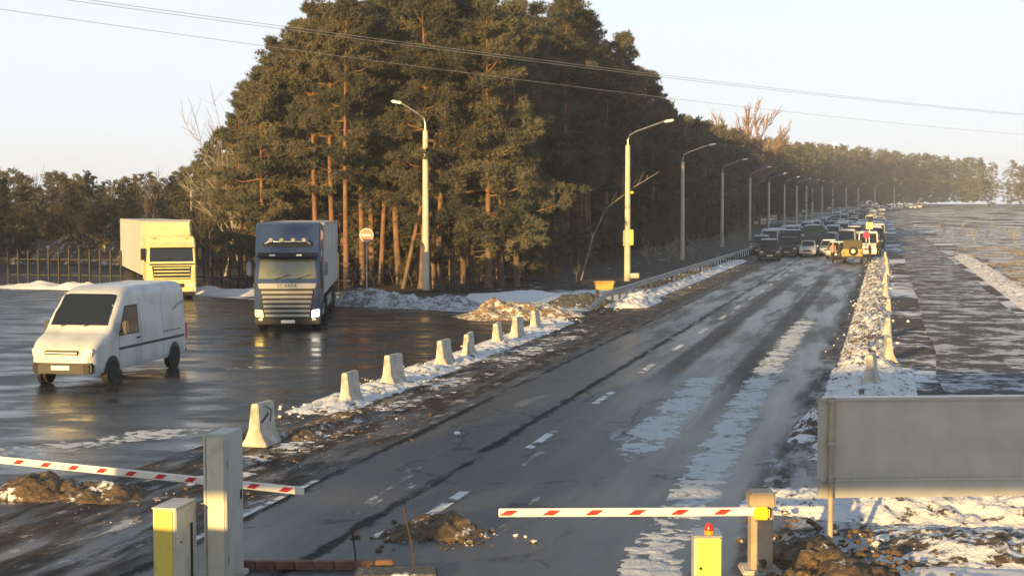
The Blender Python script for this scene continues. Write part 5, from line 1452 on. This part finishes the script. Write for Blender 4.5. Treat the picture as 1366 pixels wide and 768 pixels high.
# ------------------------------------------------------------------ people by the jeep
def person(loc, rz, label, coat, trousers, step=.12):
    e = empty('person', loc, rz, label, 'person')
    J = {'pel': (0, 0, .95), 'ch': (0, .02, 1.25), 'nk': (0, .01, 1.48), 'hd0': (0, -.02, 1.56), 'hd': (0, -.03, 1.70),
         'shL': (-.19, .01, 1.42), 'elL': (-.26, .03, 1.15), 'wrL': (-.24, -.06, .92), 'hnL': (-.235, -.08, .84),
         'shR': (.19, .01, 1.42), 'elR': (.27, .02, 1.15), 'wrR': (.25, -.08, .93), 'hnR': (.245, -.10, .85),
         'hpL': (-.10, 0, .90), 'knL': (-.11, -step * .4, .50), 'anL': (-.11, -step, .09), 'toL': (-.12, -step - .15, .04),
         'hpR': (.10, 0, .90), 'knR': (.11, step * .3, .50), 'anR': (.11, step, .09), 'toR': (.12, step - .15, .04)}
    Rr = {'pel': .15, 'ch': .17, 'nk': .07, 'hd0': .075, 'hd': .095, 'shL': .09, 'shR': .09, 'elL': .065, 'elR': .065, 'wrL': .045, 'wrR': .045, 'hnL': .04, 'hnR': .04,
          'hpL': .11, 'hpR': .11, 'knL': .08, 'knR': .08, 'anL': .055, 'anR': .055, 'toL': .05, 'toR': .05}
    E = [('pel', 'ch'), ('ch', 'nk'), ('nk', 'hd0'), ('hd0', 'hd'), ('ch', 'shL'), ('shL', 'elL'), ('elL', 'wrL'), ('wrL', 'hnL'), ('ch', 'shR'), ('shR', 'elR'), ('elR', 'wrR'), ('wrR', 'hnR'),
         ('pel', 'hpL'), ('hpL', 'knL'), ('knL', 'anL'), ('anL', 'toL'), ('pel', 'hpR'), ('hpR', 'knR'), ('knR', 'anR'), ('anR', 'toR')]
    ks = list(J)
    me = bpy.data.meshes.new('skeleton'); me.from_pydata([J[k] for k in ks], [(ks.index(a), ks.index(c)) for a, c in E], [])
    t = bpy.data.objects.new('tmp', me); col.objects.link(t)
    t.modifiers.new('skin', 'SKIN'); 
    for i, k in enumerate(ks):
        me.skin_vertices[0].data[i].radius = (Rr[k], Rr[k] * .8); me.skin_vertices[0].data[i].use_root = (k == 'pel')
    t.modifiers.new('sub', 'SUBSURF').levels = 1
    dg = bpy.context.evaluated_depsgraph_get()
    bm2 = bpy.data.meshes.new_from_object(t.evaluated_get(dg)); bpy.data.objects.remove(t)
    bm2.name = 'body'
    skin = M.setdefault('skin', mat('skin', (.45, .27, .19), .6)); hair = M.setdefault('cap', mat('dark_cap', (.02, .02, .025), .8)); boot = M['black']
    for m_ in (M[coat], M[trousers], skin, hair, boot): bm2.materials.append(m_)
    for p in bm2.polygons:
        c = p.center
        p.material_index = 4 if c.z < .12 else (1 if c.z < .88 and abs(c.x) < .2 else (2 if (c.z < .90 and abs(c.x) > .2) or 1.52 < c.z < 1.70 else (3 if c.z >= 1.70 else 0)))
        p.use_smooth = True
    obj('body', bm2, e)
M['coat_pink'] = mat('salmon_coat', (.55, .25, .18), .8); M['coat_dark'] = mat('dark_coat', (.02, .022, .028), .8); M['trouser'] = mat('dark_trousers', (.025, .026, .03), .8)
person(P(124.5, 2.35, .01), 0.4, 'person in a salmon-coloured jacket left of the jeep', 'coat_pink', 'trouser')
person(P(124.8, 2.85, .01), -.7, 'person in dark clothes between the salmon jacket and the jeep', 'coat_dark', 'trouser')
person(P(122.6, 5.35, .01), 1.2, 'person in dark clothes standing close right of the jeep', 'coat_dark', 'trouser', .05)
person(P(133.8, 6.0, .01), -1.0, 'person in dark clothes under the square yellow sign', 'coat_dark', 'trouser', .16)

# ------------------------------------------------------------------ unseen canopy, minibus and pines added to cast shade
e = empty('shade_canopy', (-2, -2, 0), 0, 'unseen checkpoint canopy behind the viewer, its deep fascia shaped for shade', 'canopy')
b = MB(); b.box((0, 0, 5.98), (32, .3, 2.86)); b.build('fascia', 'wall', e, bevel=.03)  # fascia depth and height set so its shadow falls across the gate
b = MB(); b.box((0, -6, 7.2), (31.6, 11.6, .3)); b.build('roof', 'wall', e)
for x in (-15, 0.5, 15):
    b = MB(); b.box((x, -8, 3.5), (.4, .4, 7.1)); b.build('column', 'concrete', e, bevel=.03)
car('minibus', 'white', (-6.9, 7.6, 0), R(63), 'unseen white minibus left of the gate, added to shade the cabinets', None)  # added out of view to shade the foot of the low cabinet
for q in range(9):
    place_pine(-49 - q * 2.3, 60 + (q % 3) * 4.5 + q * .6, 15.5 + (q % 4) * .7, 'unseen pine left of the yard, added to shade the left thicket', 'added shade pines left of the yard', (4, 6, 7)[q % 3])  # added row out of view, keeps low sun off the thicket
for dx, Y_, H_ in ((-.9, -7, 17), (-3.2, -6, 16.5), (-12, -9, 15), (-17, -6, 16)):
    place_pine(-39.6 + dx, Y_, H_, 'unseen pine behind the viewer, added to shade the yard', 'added shade pines behind the gate', random.choice((4, 6, 7)))  # added out of view to shade the blue truck and lower trunks

# ------------------------------------------------------------------ haze
def haze():
    b = MB(); b.box((110, 470, 14.5), (1040, 1258, 33.5))
    m = bpy.data.materials.new('winter_haze'); m.use_nodes = True
    nt = m.node_tree; nt.nodes.clear()
    v = nt.nodes.new('ShaderNodeVolumePrincipled'); v.inputs['Color'].default_value = (.86, .90, .96, 1)
    v.inputs['Density'].default_value = 0.00042; v.inputs['Anisotropy'].default_value = 0.1
    o_ = nt.nodes.new('ShaderNodeOutputMaterial'); nt.links.new(v.outputs['Volume'], o_.inputs['Volume'])
    o = b.build('haze', m); tag(o, kind='stuff')
haze()
